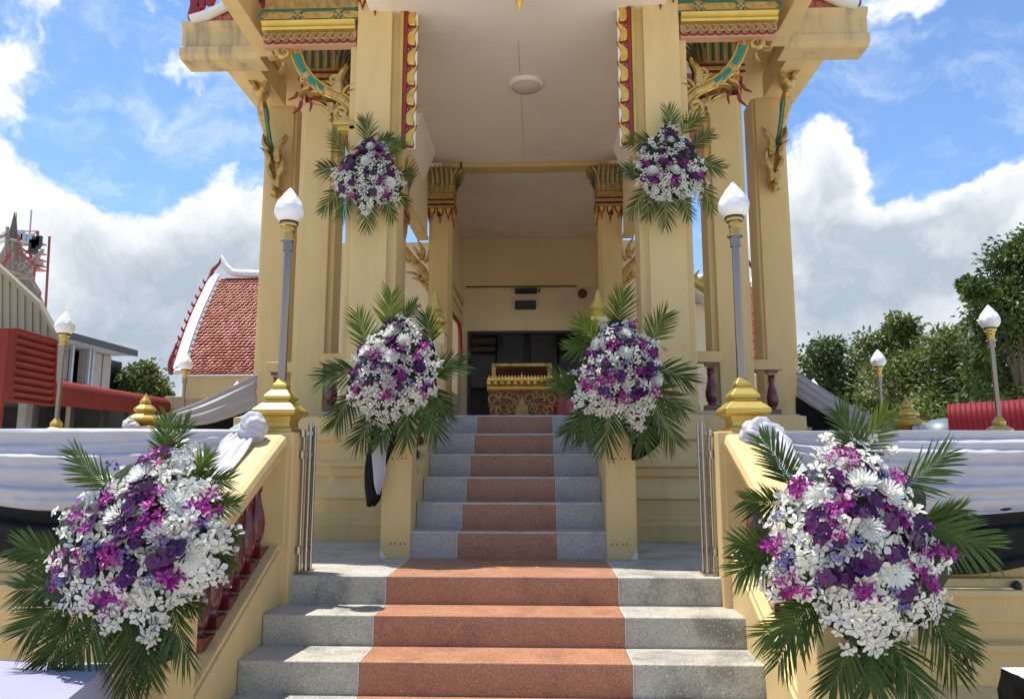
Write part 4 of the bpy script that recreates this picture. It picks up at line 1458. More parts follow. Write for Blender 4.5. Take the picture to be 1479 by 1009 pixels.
mb = MB().tube([(c.x, Yw, c.z), (c.x, Yw - .03, c.z), (c.x, Yw - .07, c.z), (c.x, Yw - .085, c.z)], [.09, .09, .075, .03], 20)
single('alarm_bell', mb, red_dk, 'round dark red alarm bell high on the back wall', 'bell', tuple(c), smooth=50)
a = at(673, 416, Yw)
mb = MB().tube([(a.x, Yw - .015, a.z + .02), (c.x - .1, Yw - .015, a.z + .02)], .012, 8)
single('conduit', mb, dark_m, 'thin dark cable running along the back wall above the doorway', 'cable', tuple(a), smooth=50)
a = at(779, 420, Yw)
single('sensor', MB().lathe((a.x, Yw - .03, a.z - .03), [(0, 0), (.02, .005), (.022, .04), (.01, .06), (0, .06)], 10, cap=False), black_m, 'tiny dark sensor beside the wall light', 'sensor', tuple(a), smooth=50)
# red hose on the left inner wall
pts = smooth_line([Vector((-1.30, 11.3, at(648, 432, 11.3).z)), Vector((-1.27, 12.3, at(660, 455, 12.3).z)), Vector((-1.27, 13.3, at(667, 470, 13.3).z)), Vector((-1.27, 13.6, at(667, 500, 13.6).z)), Vector((-1.27, 13.7, at(666, 525, 13.7).z))], 8)
single('red_hose', MB().tube(pts, .035, 10), red_en, 'red hose hanging along the left inner wall near the doorway', 'hose', tuple(pts[-1]), smooth=50)
# ceiling light
c = on_z(760, 121, CEIL)
t = thing('ceiling_light', 'round shallow white ceiling light under the porch ceiling', 'ceiling lamp', (c.x, c.y, CEIL))
part('rim', MB().lathe((c.x, c.y, CEIL - .045), [(.17, -.002), (.185, .0), (.20, .02), (.20, .044), (0, .0445)], 36, cap=False), ceil_m, t, smooth=35)
part('diffuser', MB().lathe((c.x, c.y, CEIL - .075), [(0, 0), (.06, .003), (.12, .012), (.168, .034)], 36, cap=False), M('opal_diffuser', (.70, .64, .58), .35), t, smooth=40)

# petals and leaf scraps dropped on the landing and steps
scrap = MB().add([(-.012, 0, 0), (0, -.007, .002), (.014, .001, .004), (.001, .008, .002)], [(0, 1, 2, 3)]).mesh('fallen_petal', pet_white)
scrap_g = MB().add([(-.016, 0, 0), (0, -.005, .003), (.018, .001, .004), (.001, .006, .002)], [(0, 1, 2, 3)]).mesh('fallen_petal', stem_m)
rs = random.Random(77)
for i in range(16):
    k = rs.choice((0, 0, 0, 1, 2))
    x = rs.uniform(-1.2, 1.15)
    y = rs.uniform(4.35, 4.95) if k == 0 else 4.25 - .3 * k + rs.uniform(.06, .26)
    o = bpy.data.objects.new('fallen_petal', scrap if i % 3 else scrap_g)
    COL.objects.link(o)
    o.location = (x, y, LAND - .1483 * k + .003)
    o.rotation_euler = (0, 0, rs.uniform(0, 6.28))
    w = 'white petal' if i % 3 else 'green leaf scrap'
    tag(o, 'tiny fallen %s lying on %s' % (w, 'the landing' if k == 0 else ('the step just below the landing' if k == 1 else 'the second step below the landing')), 'petal', 'fallen petals on the steps')

# ------------------------------------------------------------------ wreaths of orchids, chrysanthemums and palm
def petal_faces(mb, a, r0, r1, w, lift, cup, mi=0, notch=0.0):
    """one folded petal in direction a; +Z is the face of the flower"""
    c, s_ = math.cos(a), math.sin(a)
    def q(r, t, z):
        return (r * c - t * s_, r * s_ + t * c, z)
    rm = r0 + (r1 - r0) * .55
    vs = [q(r0, 0, 0), q(rm, -w / 2, lift * .55 + cup), q(rm, 0, lift * .45), q(rm, w / 2, lift * .55 + cup),
          q(r1 * .93, -w * .27, lift + cup * .3), q(r1 - notch, 0, lift * .9), q(r1 * .93, w * .27, lift + cup * .3)]
    mb.add(vs, [(0, 1, 2), (0, 2, 3), (1, 4, 5, 2), (2, 5, 6, 3)], mi)


def dendrobium(seed, mats):
    rnd = random.Random(seed)
    mb = MB()
    for k in range(5):
        a = math.pi / 2 + k * 2 * math.pi / 5 + rnd.uniform(-.12, .12)
        broad = k in (1, 4)
        petal_faces(mb, a, .06, rnd.uniform(.88, 1.12), .78 if broad else .54, rnd.uniform(-.55, .45), rnd.uniform(.05, .26))
    petal_faces(mb, -math.pi / 2 + rnd.uniform(-.2, .2), .02, .55, .42, .38, .12, 1)
    return mb.mesh('orchid_blossom', mats, 60)


def vanda(seed):
    rnd = random.Random(seed)
    mb = MB()
    for k in range(5):
        a = math.pi / 2 + k * 2 * math.pi / 5 + rnd.uniform(-.1, .1)
        petal_faces(mb, a, .04, rnd.uniform(.92, 1.05), .92, rnd.uniform(-.12, .16), rnd.uniform(.05, .14), notch=.03)
    petal_faces(mb, -math.pi / 2, .0, .34, .26, .30, .08, 1)
    return mb.mesh('vanda_blossom', [pet_pur, pet_mag], 60)


def mokara(seed):
    rnd = random.Random(seed)
    mb = MB()
    for k in range(5):
        a = math.pi / 2 + k * 2 * math.pi / 5 + rnd.uniform(-.15, .15)
        petal_faces(mb, a, .04, rnd.uniform(.85, 1.1), .42, rnd.uniform(-.2, .3), rnd.uniform(.03, .12))
    petal_faces(mb, -math.pi / 2, .0, .42, .26, .4, .1, 1)
    return mb.mesh('orchid_blossom', [pet_mag, pet_pink], 60)


def mum(seed):
    rnd = random.Random(seed)
    mb = MB()
    for (n, r, z0, lift, w) in ((20, 1.0, -.12, .10, .20), (18, .88, -.02, .32, .19), (14, .68, .06, .48, .17), (10, .44, .16, .52, .15), (6, .22, .24, .5, .13)):
        off = rnd.random()
        for k in range(n):
            a = (k + off) * 2 * math.pi / n + rnd.uniform(-.08, .08)
            c, s_ = math.cos(a), math.sin(a)
            rr = r * rnd.uniform(.9, 1.08)
            q = lambda x, t, z: (x * c - t * s_, x * s_ + t * c, z)
            vs = [q(.05, 0, z0), q(rr * .6, -w / 2, z0 + lift * .5), q(rr * .6, w / 2, z0 + lift * .5), q(rr * .95, -w * .38, z0 + lift + .05), q(rr * .95, w * .38, z0 + lift + .05), q(rr, 0, z0 + lift + .12)]
            mb.add(vs, [(0, 1, 2), (1, 3, 4, 2), (3, 5, 4)])
    return mb.mesh('chrysanthemum', pet_mum, 60)


def statice(seed):
    rnd = random.Random(seed)
    mb = MB()
    for k in range(20):
        d = Vector((rnd.gauss(0, 1), rnd.gauss(0, 1), abs(rnd.gauss(0, 1)) + .1)).normalized()
        c = d * rnd.uniform(.65, 1.0)
        q = d.to_track_quat('Z', 'Y').to_matrix()
        r = rnd.uniform(.24, .36)
        vs = [c - d * .1]
        for i in range(8):
            a = i * math.pi / 4
            rad = r if i % 2 == 0 else r * .45
            vs.append(c + q @ Vector((rad * math.cos(a), rad * math.sin(a), .06 if i % 2 == 0 else 0)))
        mb.add(vs, [(0, i, i % 8 + 1) for i in range(1, 9)])
    return mb.mesh('statice_cluster', pet_blue, 60)


DEN = [dendrobium(i, [pet_white, throat_w if i % 3 == 0 else pet_white]) for i in range(7)]
VAN = [vanda(20 + i) for i in range(4)]
MOK = [mokara(30 + i) for i in range(5)]
MUM = [mum(40 + i) for i in range(3)]
STA = [statice(50 + i) for i in range(3)]
BUD = MB().lathe((0, 0, 0), [(0, -.5), (.28, -.25), (.36, .05), (.22, .4), (0, .62)], 6, cap=False).mesh('orchid_bud', M('greenish_bud', (.62, .68, .42), .5, trans=.2), 60)


def frond_mesh(base, tip, width, rnd, npair=20, lf=.64, facing=Vector((0, -1, 0))):
    """pinnate palm leaf: an arching rib with two ranks of narrow folded leaflets"""
    base, tip = Vector(base), Vector(tip)
    L_ = (tip - base).length
    t0 = (tip - base).normalized()
    n0 = (facing + Vector((rnd.uniform(-.45, .45), 0, rnd.uniform(-.25, .45)))).normalized()
    n0 = (n0 - t0 * n0.dot(t0)).normalized()
    b0 = t0.cross(n0)
    bend = rnd.uniform(-.07, .07) * L_
    arch = rnd.uniform(.03, .10) * L_
    mb = MB()
    def spine(t):
        return base.lerp(tip, t) + b0 * (bend * math.sin(math.pi * t)) + n0 * (arch * math.sin(math.pi * t)) - Vector((0, 0, .05 * L_ * t * t))
    pts = [spine(i / 12 * .93) for i in range(13)]
    mb.tube(pts, [.0042 * (1 - .07 * i) for i in range(13)], 5, 1)
    for i in range(npair):
        t = .24 + .72 * i / (npair - 1)
        p = spine(t)
        tan = (spine(min(1, t + .02)) - spine(t - .02)).normalized()
        for sd in (-1, 1):
            ang = R(58 - 40 * t) + rnd.uniform(-.09, .09)
            ll = lf * width * (.55 + .75 * math.sin(math.pi * (.18 + .66 * t))) * rnd.uniform(.86, 1.06)
            if t > .85: ll *= .75
            ww = .0052 * (1.15 - .35 * t) * (ll / .15) ** .4
            up = rnd.uniform(.02, .24)
            d = (tan * math.cos(ang) + b0 * sd * math.sin(ang) + n0 * up).normalized()
            side = (tan - d * tan.dot(d)).normalized()
            nn = d.cross(side)
            if nn.dot(n0) < 0: nn = -nn
            dr = Vector((0, 0, -1))
            cur = rnd.uniform(.04, .16) * ll
            vs = []
            for (f, w) in ((0, .35), (.25, 1.0), (.6, .85), (.85, .42)):
                c = p + d * ll * f + dr * cur * f * f - nn * (.05 * ll * f * f)
                vs += [c - side * ww * w + nn * ww * .35 * w, c - nn * ww * .25 * w, c + side * ww * w + nn * ww * .35 * w]
            c = p + d * ll + dr * cur - nn * .05 * ll
            vs.append(c)
            fs = []
            for k in range(3):
                a = k * 3
                fs += [(a, a + 1, a + 4, a + 3), (a + 1, a + 2, a + 5, a + 4)]
            fs += [(9, 10, 12), (10, 11, 12)]
            mb.add(vs, fs, 0)
    return mb


def inside(p, poly):
    x, y = p
    r = False
    for i in range(len(poly)):
        (x0, y0), (x1, y1) = poly[i - 1], poly[i]
        if (y0 > y) != (y1 > y) and x < (x1 - x0) * (y - y0) / (y1 - y0) + x0:
            r = not r
    return r


def wreath(label, Y0, dome, poly, acc, fronds, seed, fresh=(), nwhite=230, wrap=None, size=1.0, npair=20, lf=.82):
    rnd = random.Random(seed)
    cu = sum(p[0] for p in poly) / len(poly)
    cv = sum(p[1] for p in poly) / len(poly)
    poly = [(cu + (x - cu) * .96, cv + (y - cv) * .96) for x, y in poly]
    bd = []
    for k in range(72):                                # boundary distance by direction, in photo pixels
        a = k * math.pi / 36
        r = 5.0
        while inside((cu + r * math.cos(a), cv + r * math.sin(a)), poly) and r < 400: r += 2
        bd.append(r)
    def rho(u, v):
        a = math.atan2(v - cv, u - cu) % (2 * math.pi)
        return min(1.15, math.hypot(u - cu, v - cv) / bd[int(a / (math.pi / 36)) % 72])
    def place(u, v, lift=0.0):
        q = rho(u, v)
        h = dome * math.sqrt(max(0.0, 1 - min(1, q) ** 2.2)) + lift
        p = at(u, v, Y0 - h)
        dx, dz = (u - cu) / max(bd), -(v - cv) / max(bd)
        n = Vector((dx * 1.1 + rnd.gauss(0, .5), -1.0, dz * 1.0 + .25 + rnd.gauss(0, .5))).normalized()
        return p, n
    C = at(cu, cv, Y0)
    t = thing('flower_wreath', label, 'wreath', tuple(C), 'funeral flower wreaths')
    # leafy backing that carries the stems
    us, vs_ = [p[0] for p in poly], [p[1] for p in poly]
    def back(u, v):
        a, b = u * 2 * math.pi, (v - .5) * math.pi
        k = 1 + .10 * math.sin(7 * a + 3 * b) + .08 * math.sin(11 * b + 5 * a)
        r = bd[int(a / (math.pi / 36)) % 72] * .86 * math.cos(b) * k
        p = at(cu + r * math.cos(a), cv + r * math.sin(a), Y0)
        return p + Vector((0, -dome * .72 * math.sin(b) * k if b > 0 else -.04 * math.sin(b), 0))
    part('leaf_backing', MB().surf(back, 48, 20), foam, t, smooth=180)
    # palm fronds
    for i, (bu, bv, tu, tv, w) in enumerate(fronds):
        yb = Y0 + .01 - (.03 * (i % 3))
        b = at(bu - (tu - bu) * .45, bv - (tv - bv) * .45, yb + .03)
        tu, tv = bu + (tu - bu) * .93, bv + (tv - bv) * .93
        e = at(tu, tv, yb - rnd.uniform(-.04, .10))
        part('palm_frond', frond_mesh(b, e, w, rnd, npair, lf), [palm_light if i in fresh else palm_dark, stem_m], t, smooth=180)
    # filler leaves between the blossoms
    def place_obj(name, me, u, v, r, lift=0.0, spin=None):
        p, n = place(u, v, lift)
        m = n.to_track_quat('Z', 'Y').to_matrix() @ Matrix.Rotation(rnd.uniform(-.7, .7) if spin is None else spin, 3, 'Z')
        inst(name, me, t, p, m, r)
    taken = []
    pxm = F_PX / Y0                                   # photo pixels per metre here
    for (u, v) in acc.get('mum', ()):
        r = .055 * size * rnd.uniform(.92, 1.1)
        place_obj('chrysanthemum', rnd.choice(MUM), u, v, r, .012)
        taken.append((u, v, r * pxm * .95))
    for (u, v) in acc.get('purple', ()):
        for k in range(3):
            du, dv = (rnd.gauss(0, .024) * pxm, rnd.gauss(0, .024) * pxm) if k else (0, 0)
            if k and not inside((u + du, v + dv), poly): continue
            r = .037 * size * rnd.uniform(.85, 1.12)
            place_obj('vanda_blossom', rnd.choice(VAN), u + du, v + dv, r, .036 - .010 * k)
        taken.append((u, v, .037 * size * pxm))
    for (u, v) in acc.get('magenta', ()):
        for k in range(7):
            du, dv = rnd.gauss(0, .026) * pxm * size, rnd.gauss(0, .026) * pxm * size
            place_obj('orchid_blossom', rnd.choice(MOK), u + du, v + dv, .029 * size * rnd.uniform(.8, 1.15), .014 + .03 * rnd.random())
        taken.append((u, v, .037 * size * pxm))
    for (u, v) in acc.get('blue', ()):
        r = .030 * size * rnd.uniform(.9, 1.15)
        place_obj('statice_cluster', rnd.choice(STA), u, v, r, .018)
        taken.append((u, v, r * pxm * .95))
    # white dendrobium: blossoms strung along arching sprays, then singles to fill in
    n, tries, pts = 0, 0, []
    sp = .027 * size * pxm
    def free(u, v, d):
        return not any((u - a) ** 2 + (v - b) ** 2 < r * r for a, b, r in taken) and not any((u - a) ** 2 + (v - b) ** 2 < d * d for a, b in pts)
    def white(u, v, lift, bud=False):
        if bud: place_obj('orchid_bud', BUD, u, v, .015 * size * rnd.uniform(.8, 1.2), lift, rnd.uniform(0, 3))
        else: place_obj('orchid_blossom', rnd.choice(DEN), u, v, .0305 * size * rnd.uniform(.74, 1.18), lift)
        pts.append((u, v))
    while n < nwhite * .72 and tries < 4000:
        tries += 1
        u, v = rnd.uniform(min(us), max(us)), rnd.uniform(min(vs_), max(vs_))
        if not inside((u, v), poly): continue
        a = math.atan2(v - cv, u - cu) + rnd.gauss(0, .5)
        lift = rnd.uniform(-.01, .03)
        m = rnd.randint(4, 8)
        ragged = rnd.choice((.92, .98, 1.04, 1.12))
        for j in range(m):
            if rho(u, v) > ragged: break
            if free(u, v, sp * .82):
                white(u + rnd.gauss(0, .2) * sp, v + rnd.gauss(0, .2) * sp, lift + rnd.uniform(-.006, .012), j == m - 1 and rho(u, v) > .9)
                n += 1
            u += math.cos(a) * sp * rnd.uniform(.9, 1.15)
            v += math.sin(a) * sp * rnd.uniform(.9, 1.15) + .04 * sp * j
            a += rnd.gauss(.0, .16)
            lift += .002
    tries = 0
    while n < nwhite and tries < 5000:
        tries += 1
        u, v = rnd.uniform(min(us), max(us)), rnd.uniform(min(vs_), max(vs_))
        if inside((u, v), poly) and rho(u, v) < .86 and free(u, v, sp * 1.1):
            white(u, v, rnd.uniform(-.015, .02))
            n += 1
    # loose sprays that stick out of the outline
    for k in range(16):
        a = rnd.uniform(0, 2 * math.pi) if k % 2 else rnd.uniform(.2, .8) * math.pi
        r1 = bd[int(a / (math.pi / 36)) % 72]
        pts_ = []
        for j in range(5):
            rr = r1 * (.72 + .085 * j)
            u, v = cu + rr * math.cos(a + .03 * j), cv + rr * math.sin(a + .03 * j) + j * j * .5
            p, _ = place(u, v, -.005 + .012 * j)
            pts_.append(p)
            if j > 1:
                place_obj('orchid_blossom' if j < 4 else 'orchid_bud', rnd.choice(DEN) if j < 4 else BUD, u, v, (.022 if j < 4 else .012) * size, .012 * j)
        part('stem', MB().tube(pts_, .0022, 5), stem_m, t)
    if wrap:
        (u, v, r) = wrap
        part('wrapped_foot', knot_mesh(at(u, v, Y0 + .02), r, seed), black_m, t, smooth=180)
    return t


def zz(ox, oy, k, pts):
    return [(ox + a / k, oy + b / k) for a, b in pts]


Z1 = lambda *p: zz(0, 580, 2.352, p)
Z2 = lambda *p: zz(1030, 580, 2.352, p)
Z3 = lambda *p: zz(460, 410, 3.06, p)
Z4 = lambda *p: zz(560, 380, 3.6025, p)
Z5 = lambda *p: zz(450, 160, 5.607, p)
Z6 = lambda *p: zz(880, 0, 2.9675, p)

wreath('large orchid and palm wreath on the left newel beside the lavender table', 2.90, .22,
       [(232, 629), (262, 640), (285, 675), (319, 707), (330, 760), (334, 827), (300, 850), (265, 880), (235, 925), (217, 935), (195, 905), (157, 922), (125, 885), (95, 900), (70, 870), (55, 873), (62, 805), (91, 737), (130, 705), (170, 676)],
       dict(magenta=Z1((540, 190), (370, 325), (265, 380), (525, 365), (675, 370), (240, 520), (365, 660), (390, 510), (580, 600), (200, 590), (715, 355), (515, 400), (340, 690)),
            purple=Z1((480, 210), (455, 325), (500, 300), (330, 375), (415, 430), (460, 435), (600, 490), (300, 570), (430, 600), (520, 540), (565, 520), (440, 365), (350, 545), (480, 480)),
            blue=Z1((380, 225), (685, 425), (310, 490), (560, 480), (500, 600), (430, 520), (210, 600), (330, 505)),
            mum=Z1((485, 255), (600, 345), (405, 390), (640, 530), (540, 450))),
       [(244, 656, 276, 600, .14), (238, 655, 243, 588, .13), (161, 695, 102, 640, .16), (286, 707, 338, 686, .14), (285, 700, 304, 648, .12), (300, 735, 345, 722, .12), (306, 772, 346, 767, .11),
        (93, 810, 22, 782, .17), (93, 838, 20, 846, .17), (98, 869, 30, 912, .19), (110, 880, 62, 962, .20), (140, 892, 98, 978, .20), (178, 905, 184, 1002, .19), (215, 900, 220, 985, .17), (258, 869, 276, 955, .18), (250, 852, 296, 874, .12), (312, 793, 338, 820, .09)],
       101, lf=.64, fresh=(4,), nwhite=205, wrap=(228, 930, .07))
wreath('large orchid and palm wreath on the right newel of the lower flight', 2.90, .24,
       [(1234, 622), (1256, 640), (1300, 675), (1336, 699), (1350, 760), (1383, 792), (1378, 840), (1370, 895), (1330, 905), (1302, 924), (1268, 952), (1217, 950), (1195, 915), (1165, 870), (1115, 869), (1096, 835), (1094, 784), (1115, 720), (1150, 660), (1170, 631), (1200, 640)],
       dict(magenta=Z2((430, 185), (290, 285), (400, 360), (445, 345), (610, 400), (200, 495), (265, 630), (510, 640), (700, 600), (760, 510), (625, 250), (740, 610), (400, 420), (810, 500)),
            purple=Z2((425, 250), (440, 310), (545, 330), (350, 420), (490, 370), (680, 470), (725, 415), (525, 540), (385, 595), (460, 600), (610, 520), (530, 235), (380, 440), (600, 410), (660, 640), (510, 560)),
            blue=Z2((350, 262), (580, 255), (490, 480), (425, 510), (260, 530), (345, 640), (615, 640), (225, 400), (515, 310), (245, 555), (640, 690)),
            mum=Z2((505, 275), (355, 330), (530, 430), (620, 585), (590, 310))),
       [(1132, 690, 1096, 622, .16), (1128, 722, 1070, 716, .15), (1226, 648, 1206, 585, .17), (1238, 646, 1284, 586, .15), (1300, 698, 1374, 642, .19), (1350, 763, 1432, 786, .20), (1340, 745, 1392, 730, .14),
        (1108, 786, 1056, 778, .16), (1106, 800, 1062, 824, .16), (1170, 875, 1094, 914, .19), (1166, 884, 1120, 958, .18), (1221, 935, 1196, 996, .19), (1288, 930, 1326, 1000, .19), (1255, 935, 1258, 1000, .18),
        (1326, 869, 1386, 975, .21), (1345, 880, 1404, 945, .19)],
       102, lf=.64, fresh=(3,), nwhite=215, wrap=(1262, 958, .07))
wreath('orchid wreath on the left newel of the upper flight, above black and white tails', 4.86, .20,
       [(571, 451), (604, 459), (623, 485), (640, 524), (630, 570), (620, 588), (578, 606), (568, 619), (529, 606), (496, 580), (502, 547), (515, 501), (535, 475)],
       dict(magenta=Z3((320, 160), (190, 280), (365, 285), (355, 400), (300, 485), (170, 470), (475, 455), (465, 260), (245, 320), (430, 300)),
            purple=Z3((350, 185), (320, 245), (255, 320), (300, 370), (165, 385), (435, 370), (230, 420), (360, 455), (330, 260), (450, 355)),
            blue=Z3((300, 270), (200, 345), (410, 435), (180, 425), (250, 360)),
            mum=Z3((330, 212), (325, 320), (380, 255), (215, 300), (300, 430))),
       [(561, 468, 566, 417, .17), (525, 500, 514, 443, .16), (620, 490, 614, 447, .14), (585, 458, 602, 436, .12), (509, 540, 461, 545, .18), (508, 573, 482, 616, .17), (536, 600, 512, 640, .17), (590, 593, 588, 640, .18),
        (612, 580, 634, 632, .18), (556, 604, 548, 640, .16), (632, 541, 668, 520, .17), (625, 565, 645, 600, .15)],
       103, fresh=(0, 1), nwhite=165)
wreath('orchid wreath on the right newel of the upper flight, above one black tail', 4.86, .20,
       [(868, 458), (892, 455), (918, 463), (949, 491), (957, 535), (960, 574), (943, 602), (932, 629), (910, 607), (865, 601), (821, 593), (822, 540), (843, 508)],
       dict(magenta=Z4((1270, 320), (1165, 430), (1320, 430), (1040, 470), (1390, 470), (1140, 590), (1035, 640), (1210, 680), (1320, 580), (1415, 670)),
            purple=Z4((1200, 350), (1205, 405), (1260, 415), (1135, 520), (1060, 560), (1370, 540), (1210, 590), (1310, 670), (1120, 660), (1085, 465), (1350, 560)),
            blue=Z4((1130, 355), (1235, 535), (1000, 560), (1310, 640), (1160, 560)),
            mum=Z4((1230, 375), (1235, 470), (1100, 430), (1390, 610))),
       [(893, 462, 900, 416, .17), (862, 488, 836, 456, .16), (943, 488, 962, 448, .17), (832, 560, 796, 541, .17), (852, 503, 820, 503, .15), (879, 588, 874, 650, .19), (840, 590, 814, 626, .17), (915, 590, 932, 648, .18),
        (943, 580, 978, 640, .18), (952, 538, 998, 548, .18), (945, 560, 992, 590, .17), (860, 592, 844, 636, .16)],
       104, fresh=(0, 1, 2), nwhite=165)
wreath('small wreath of white and purple orchids hung high on the left front column', 6.62, .17,
       [(532, 197), (559, 203), (568, 231), (584, 267), (578, 290), (543, 299), (525, 315), (509, 290), (484, 283), (480, 249), (500, 221)],
       dict(magenta=Z5((340, 320), (520, 380), (610, 385), (240, 450), (350, 700), (600, 690), (555, 580), (530, 240)),
            purple=Z5((450, 250), (550, 300), (430, 330), (320, 410), (290, 460), (440, 480), (240, 620), (330, 580), (500, 660), (380, 330), (640, 510), (340, 370)),
            blue=Z5((570, 290), (500, 510), (580, 530), (420, 640), (260, 450)),
            mum=Z5((480, 295), (440, 405), (640, 580))),
       [(530, 200, 528, 168, .17), (503, 220, 479, 186, .15), (562, 222, 584, 202, .15), (489, 246, 460, 241, .16), (486, 278, 464, 306, .15), (503, 286, 492, 314, .15), (532, 295, 530, 331, .16), (558, 286, 570, 317, .15),
        (572, 253, 591, 248, .13), (560, 275, 590, 290, .14), (548, 206, 566, 196, .12)],
       105, nwhite=150, npair=17)
wreath('small wreath of white and purple orchids hung high on the right front column', 6.62, .17,
       [(968, 179), (995, 202), (1018, 222), (1025, 270), (991, 293), (944, 293), (920, 263), (919, 229), (930, 202), (947, 182)],
       dict(magenta=Z6((155, 695), (290, 770), (390, 760), (320, 700), (205, 770), (235, 700)),
            purple=Z6((250, 590), (230, 650), (240, 690), (340, 660), (180, 770), (300, 680), (360, 750), (350, 640), (265, 570)),
            blue=Z6((290, 640), (330, 620), (160, 640)),
            mum=Z6((260, 605), (185, 735), (280, 730))),
       [(964, 186, 964, 152, .17), (990, 192, 1013, 165, .16), (937, 206, 906, 202, .16), (922, 254, 896, 243, .16), (930, 276, 908, 309, .16), (957, 288, 961, 327, .17), (1013, 236, 1044, 243, .16), (1009, 268, 1030, 306, .16),
        (985, 288, 996, 316, .14), (940, 285, 932, 314, .14), (1005, 212, 1030, 190, .14)],
       106, nwhite=150, npair=17)

# ------------------------------------------------------------------ trees
def tree(name, label, Y, lobes, seed, leaf=.17, trunk_u=None, mats=(0, 1, 2), dens=1.0, group='trees beyond the terrace', depth_k=1.0):
    rnd = random.Random(seed)
    C = [(at(u, v, Y + rnd.uniform(-1, 1) * depth_k), r * Y / F_PX) for u, v, r in lobes]
    low = min(c.z - r for c, r in C)
    tx = at(trunk_u, 600, Y).x if trunk_u else sum(c.x for c, r in C) / len(C)
    root = Vector((tx, Y, 0))
    t = thing(name, label, 'tree', tuple(root), group)
    ctr = sum((c for c, r in C), Vector()) / len(C)
    tr = MB()
    fork = Vector((tx, Y, max(1.2, low * .6 + .4)))
    tr.tube([root, root.lerp(fork, .5) + Vector((rnd.uniform(-.1, .1), 0, 0)), fork], [.26, .20, .17], 9)
    for c, r in C:
        mid = fork.lerp(c, .5) + Vector((rnd.uniform(-.3, .3), rnd.uniform(-.3, .3), rnd.uniform(0, .4)))
        tr.tube(smooth_line([fork, mid, c], 4), [.11 * (1 - .09 * i) for i in range(9)], 7)
        for k in range(5):
            e = c + Vector((rnd.gauss(0, 1), rnd.gauss(0, 1), rnd.gauss(.2, 1))).normalized() * r * .85
            tr.tube(smooth_line([mid.lerp(c, .5), c.lerp(e, .4) + Vector((0, 0, .1)), e], 3), [.035, .032, .028, .024, .02, .016, .01], 5)
    part('trunk', tr, bark, t, smooth=60)
    mbs = MB()
    for c, r in C:
        ncl = int((26 + 26 * r) * dens)
        for k in range(ncl):
            d = Vector((rnd.gauss(0, 1), rnd.gauss(0, 1), rnd.gauss(0, 1))).normalized()
            cc = c + d * r * rnd.uniform(.45, 1.06)
            cs = r * rnd.uniform(.10, .26)
            mi = rnd.choice((0, 0, 1, 1, 2))
            for q in range(int(34 * dens)):
                dd = Vector((rnd.gauss(0, 1), rnd.gauss(0, 1), rnd.gauss(0, .75)))
                p = cc + dd * cs
                ax = (dd.normalized() + Vector((rnd.uniform(-.6, .6), rnd.uniform(-.6, .6), rnd.uniform(-.9, .2)))).normalized()
                sd = ax.cross(Vector((rnd.gauss(0, 1), rnd.gauss(0, 1), rnd.gauss(0, 1)))).normalized()
                l = leaf * rnd.uniform(.6, 1.2)
                w = l * .24
                nrm = ax.cross(sd)
                mbs.add([p, p + ax * l * .5 + sd * w + nrm * w * .3, p + ax * l, p + ax * l * .5 - sd * w + nrm * w * .3], [(0, 1, 2), (0, 2, 3)], mi)
    o = part('crown', mbs, [leaf_ms[i] for i in mats], t)
    return t


tree('broadleaf_tree', 'dark round-headed tree nearest the outer column on the right', 30, [(1185, 525, 30), (1222, 540, 34), (1170, 565, 28), (1205, 585, 36), (1250, 590, 34), (1196, 508, 20)], 1, .20, mats=(2, 0, 2))
tree('broadleaf_tree', 'light green bushy tree behind the middle lamp on the right', 27, [(1268, 505, 34), (1305, 495, 36), (1330, 530, 38), (1285, 560, 44), (1330, 590, 40), (1268, 600, 34), (1300, 474, 20)], 2, .20, mats=(1, 0, 3))
tree('broadleaf_tree', 'mid green tree between the middle lamp and the tall tree on the right', 25, [(1368, 500, 32), (1398, 520, 40), (1372, 560, 42), (1420, 580, 44), (1400, 490, 22), (1350, 595, 34)], 3, .19, mats=(0, 1, 3))
tree('broadleaf_tree', 'tallest tree at the right edge behind the lamp and awning', 22, [(1462, 390, 36), (1492, 365, 40), (1440, 430, 34), (1475, 450, 50), (1412, 418, 16), (1432, 490, 42), (1490, 530, 58), (1440, 560, 46), (1395, 412, 9), (1530, 450, 70)], 4, .19, trunk_u=1490, mats=(0, 2, 1))
tree('broadleaf_tree', 'small bushy tree beyond the red barrel awning on the left', 42, [(182, 550, 20), (205, 545, 22), (222, 560, 20), (170, 568, 18), (200, 572, 26), (235, 578, 14)], 5, .30, mats=(3, 0, 1), group='trees beyond the terrace')
tree('broadleaf_tree', 'low dark tree filling in behind the rear cloth on the right', 33, [(1160, 600, 30), (1215, 610, 34), (1262, 612, 36), (1310, 612, 36), (1360, 612, 36), (1160, 575, 20)], 6, .22, mats=(2, 0, 2))


# ------------------------------------------------------------------ sheds on the left
def quad_pts(c, u, v):
    return c[0].lerp(c[1], u).lerp(c[3].lerp(c[2], u), v)


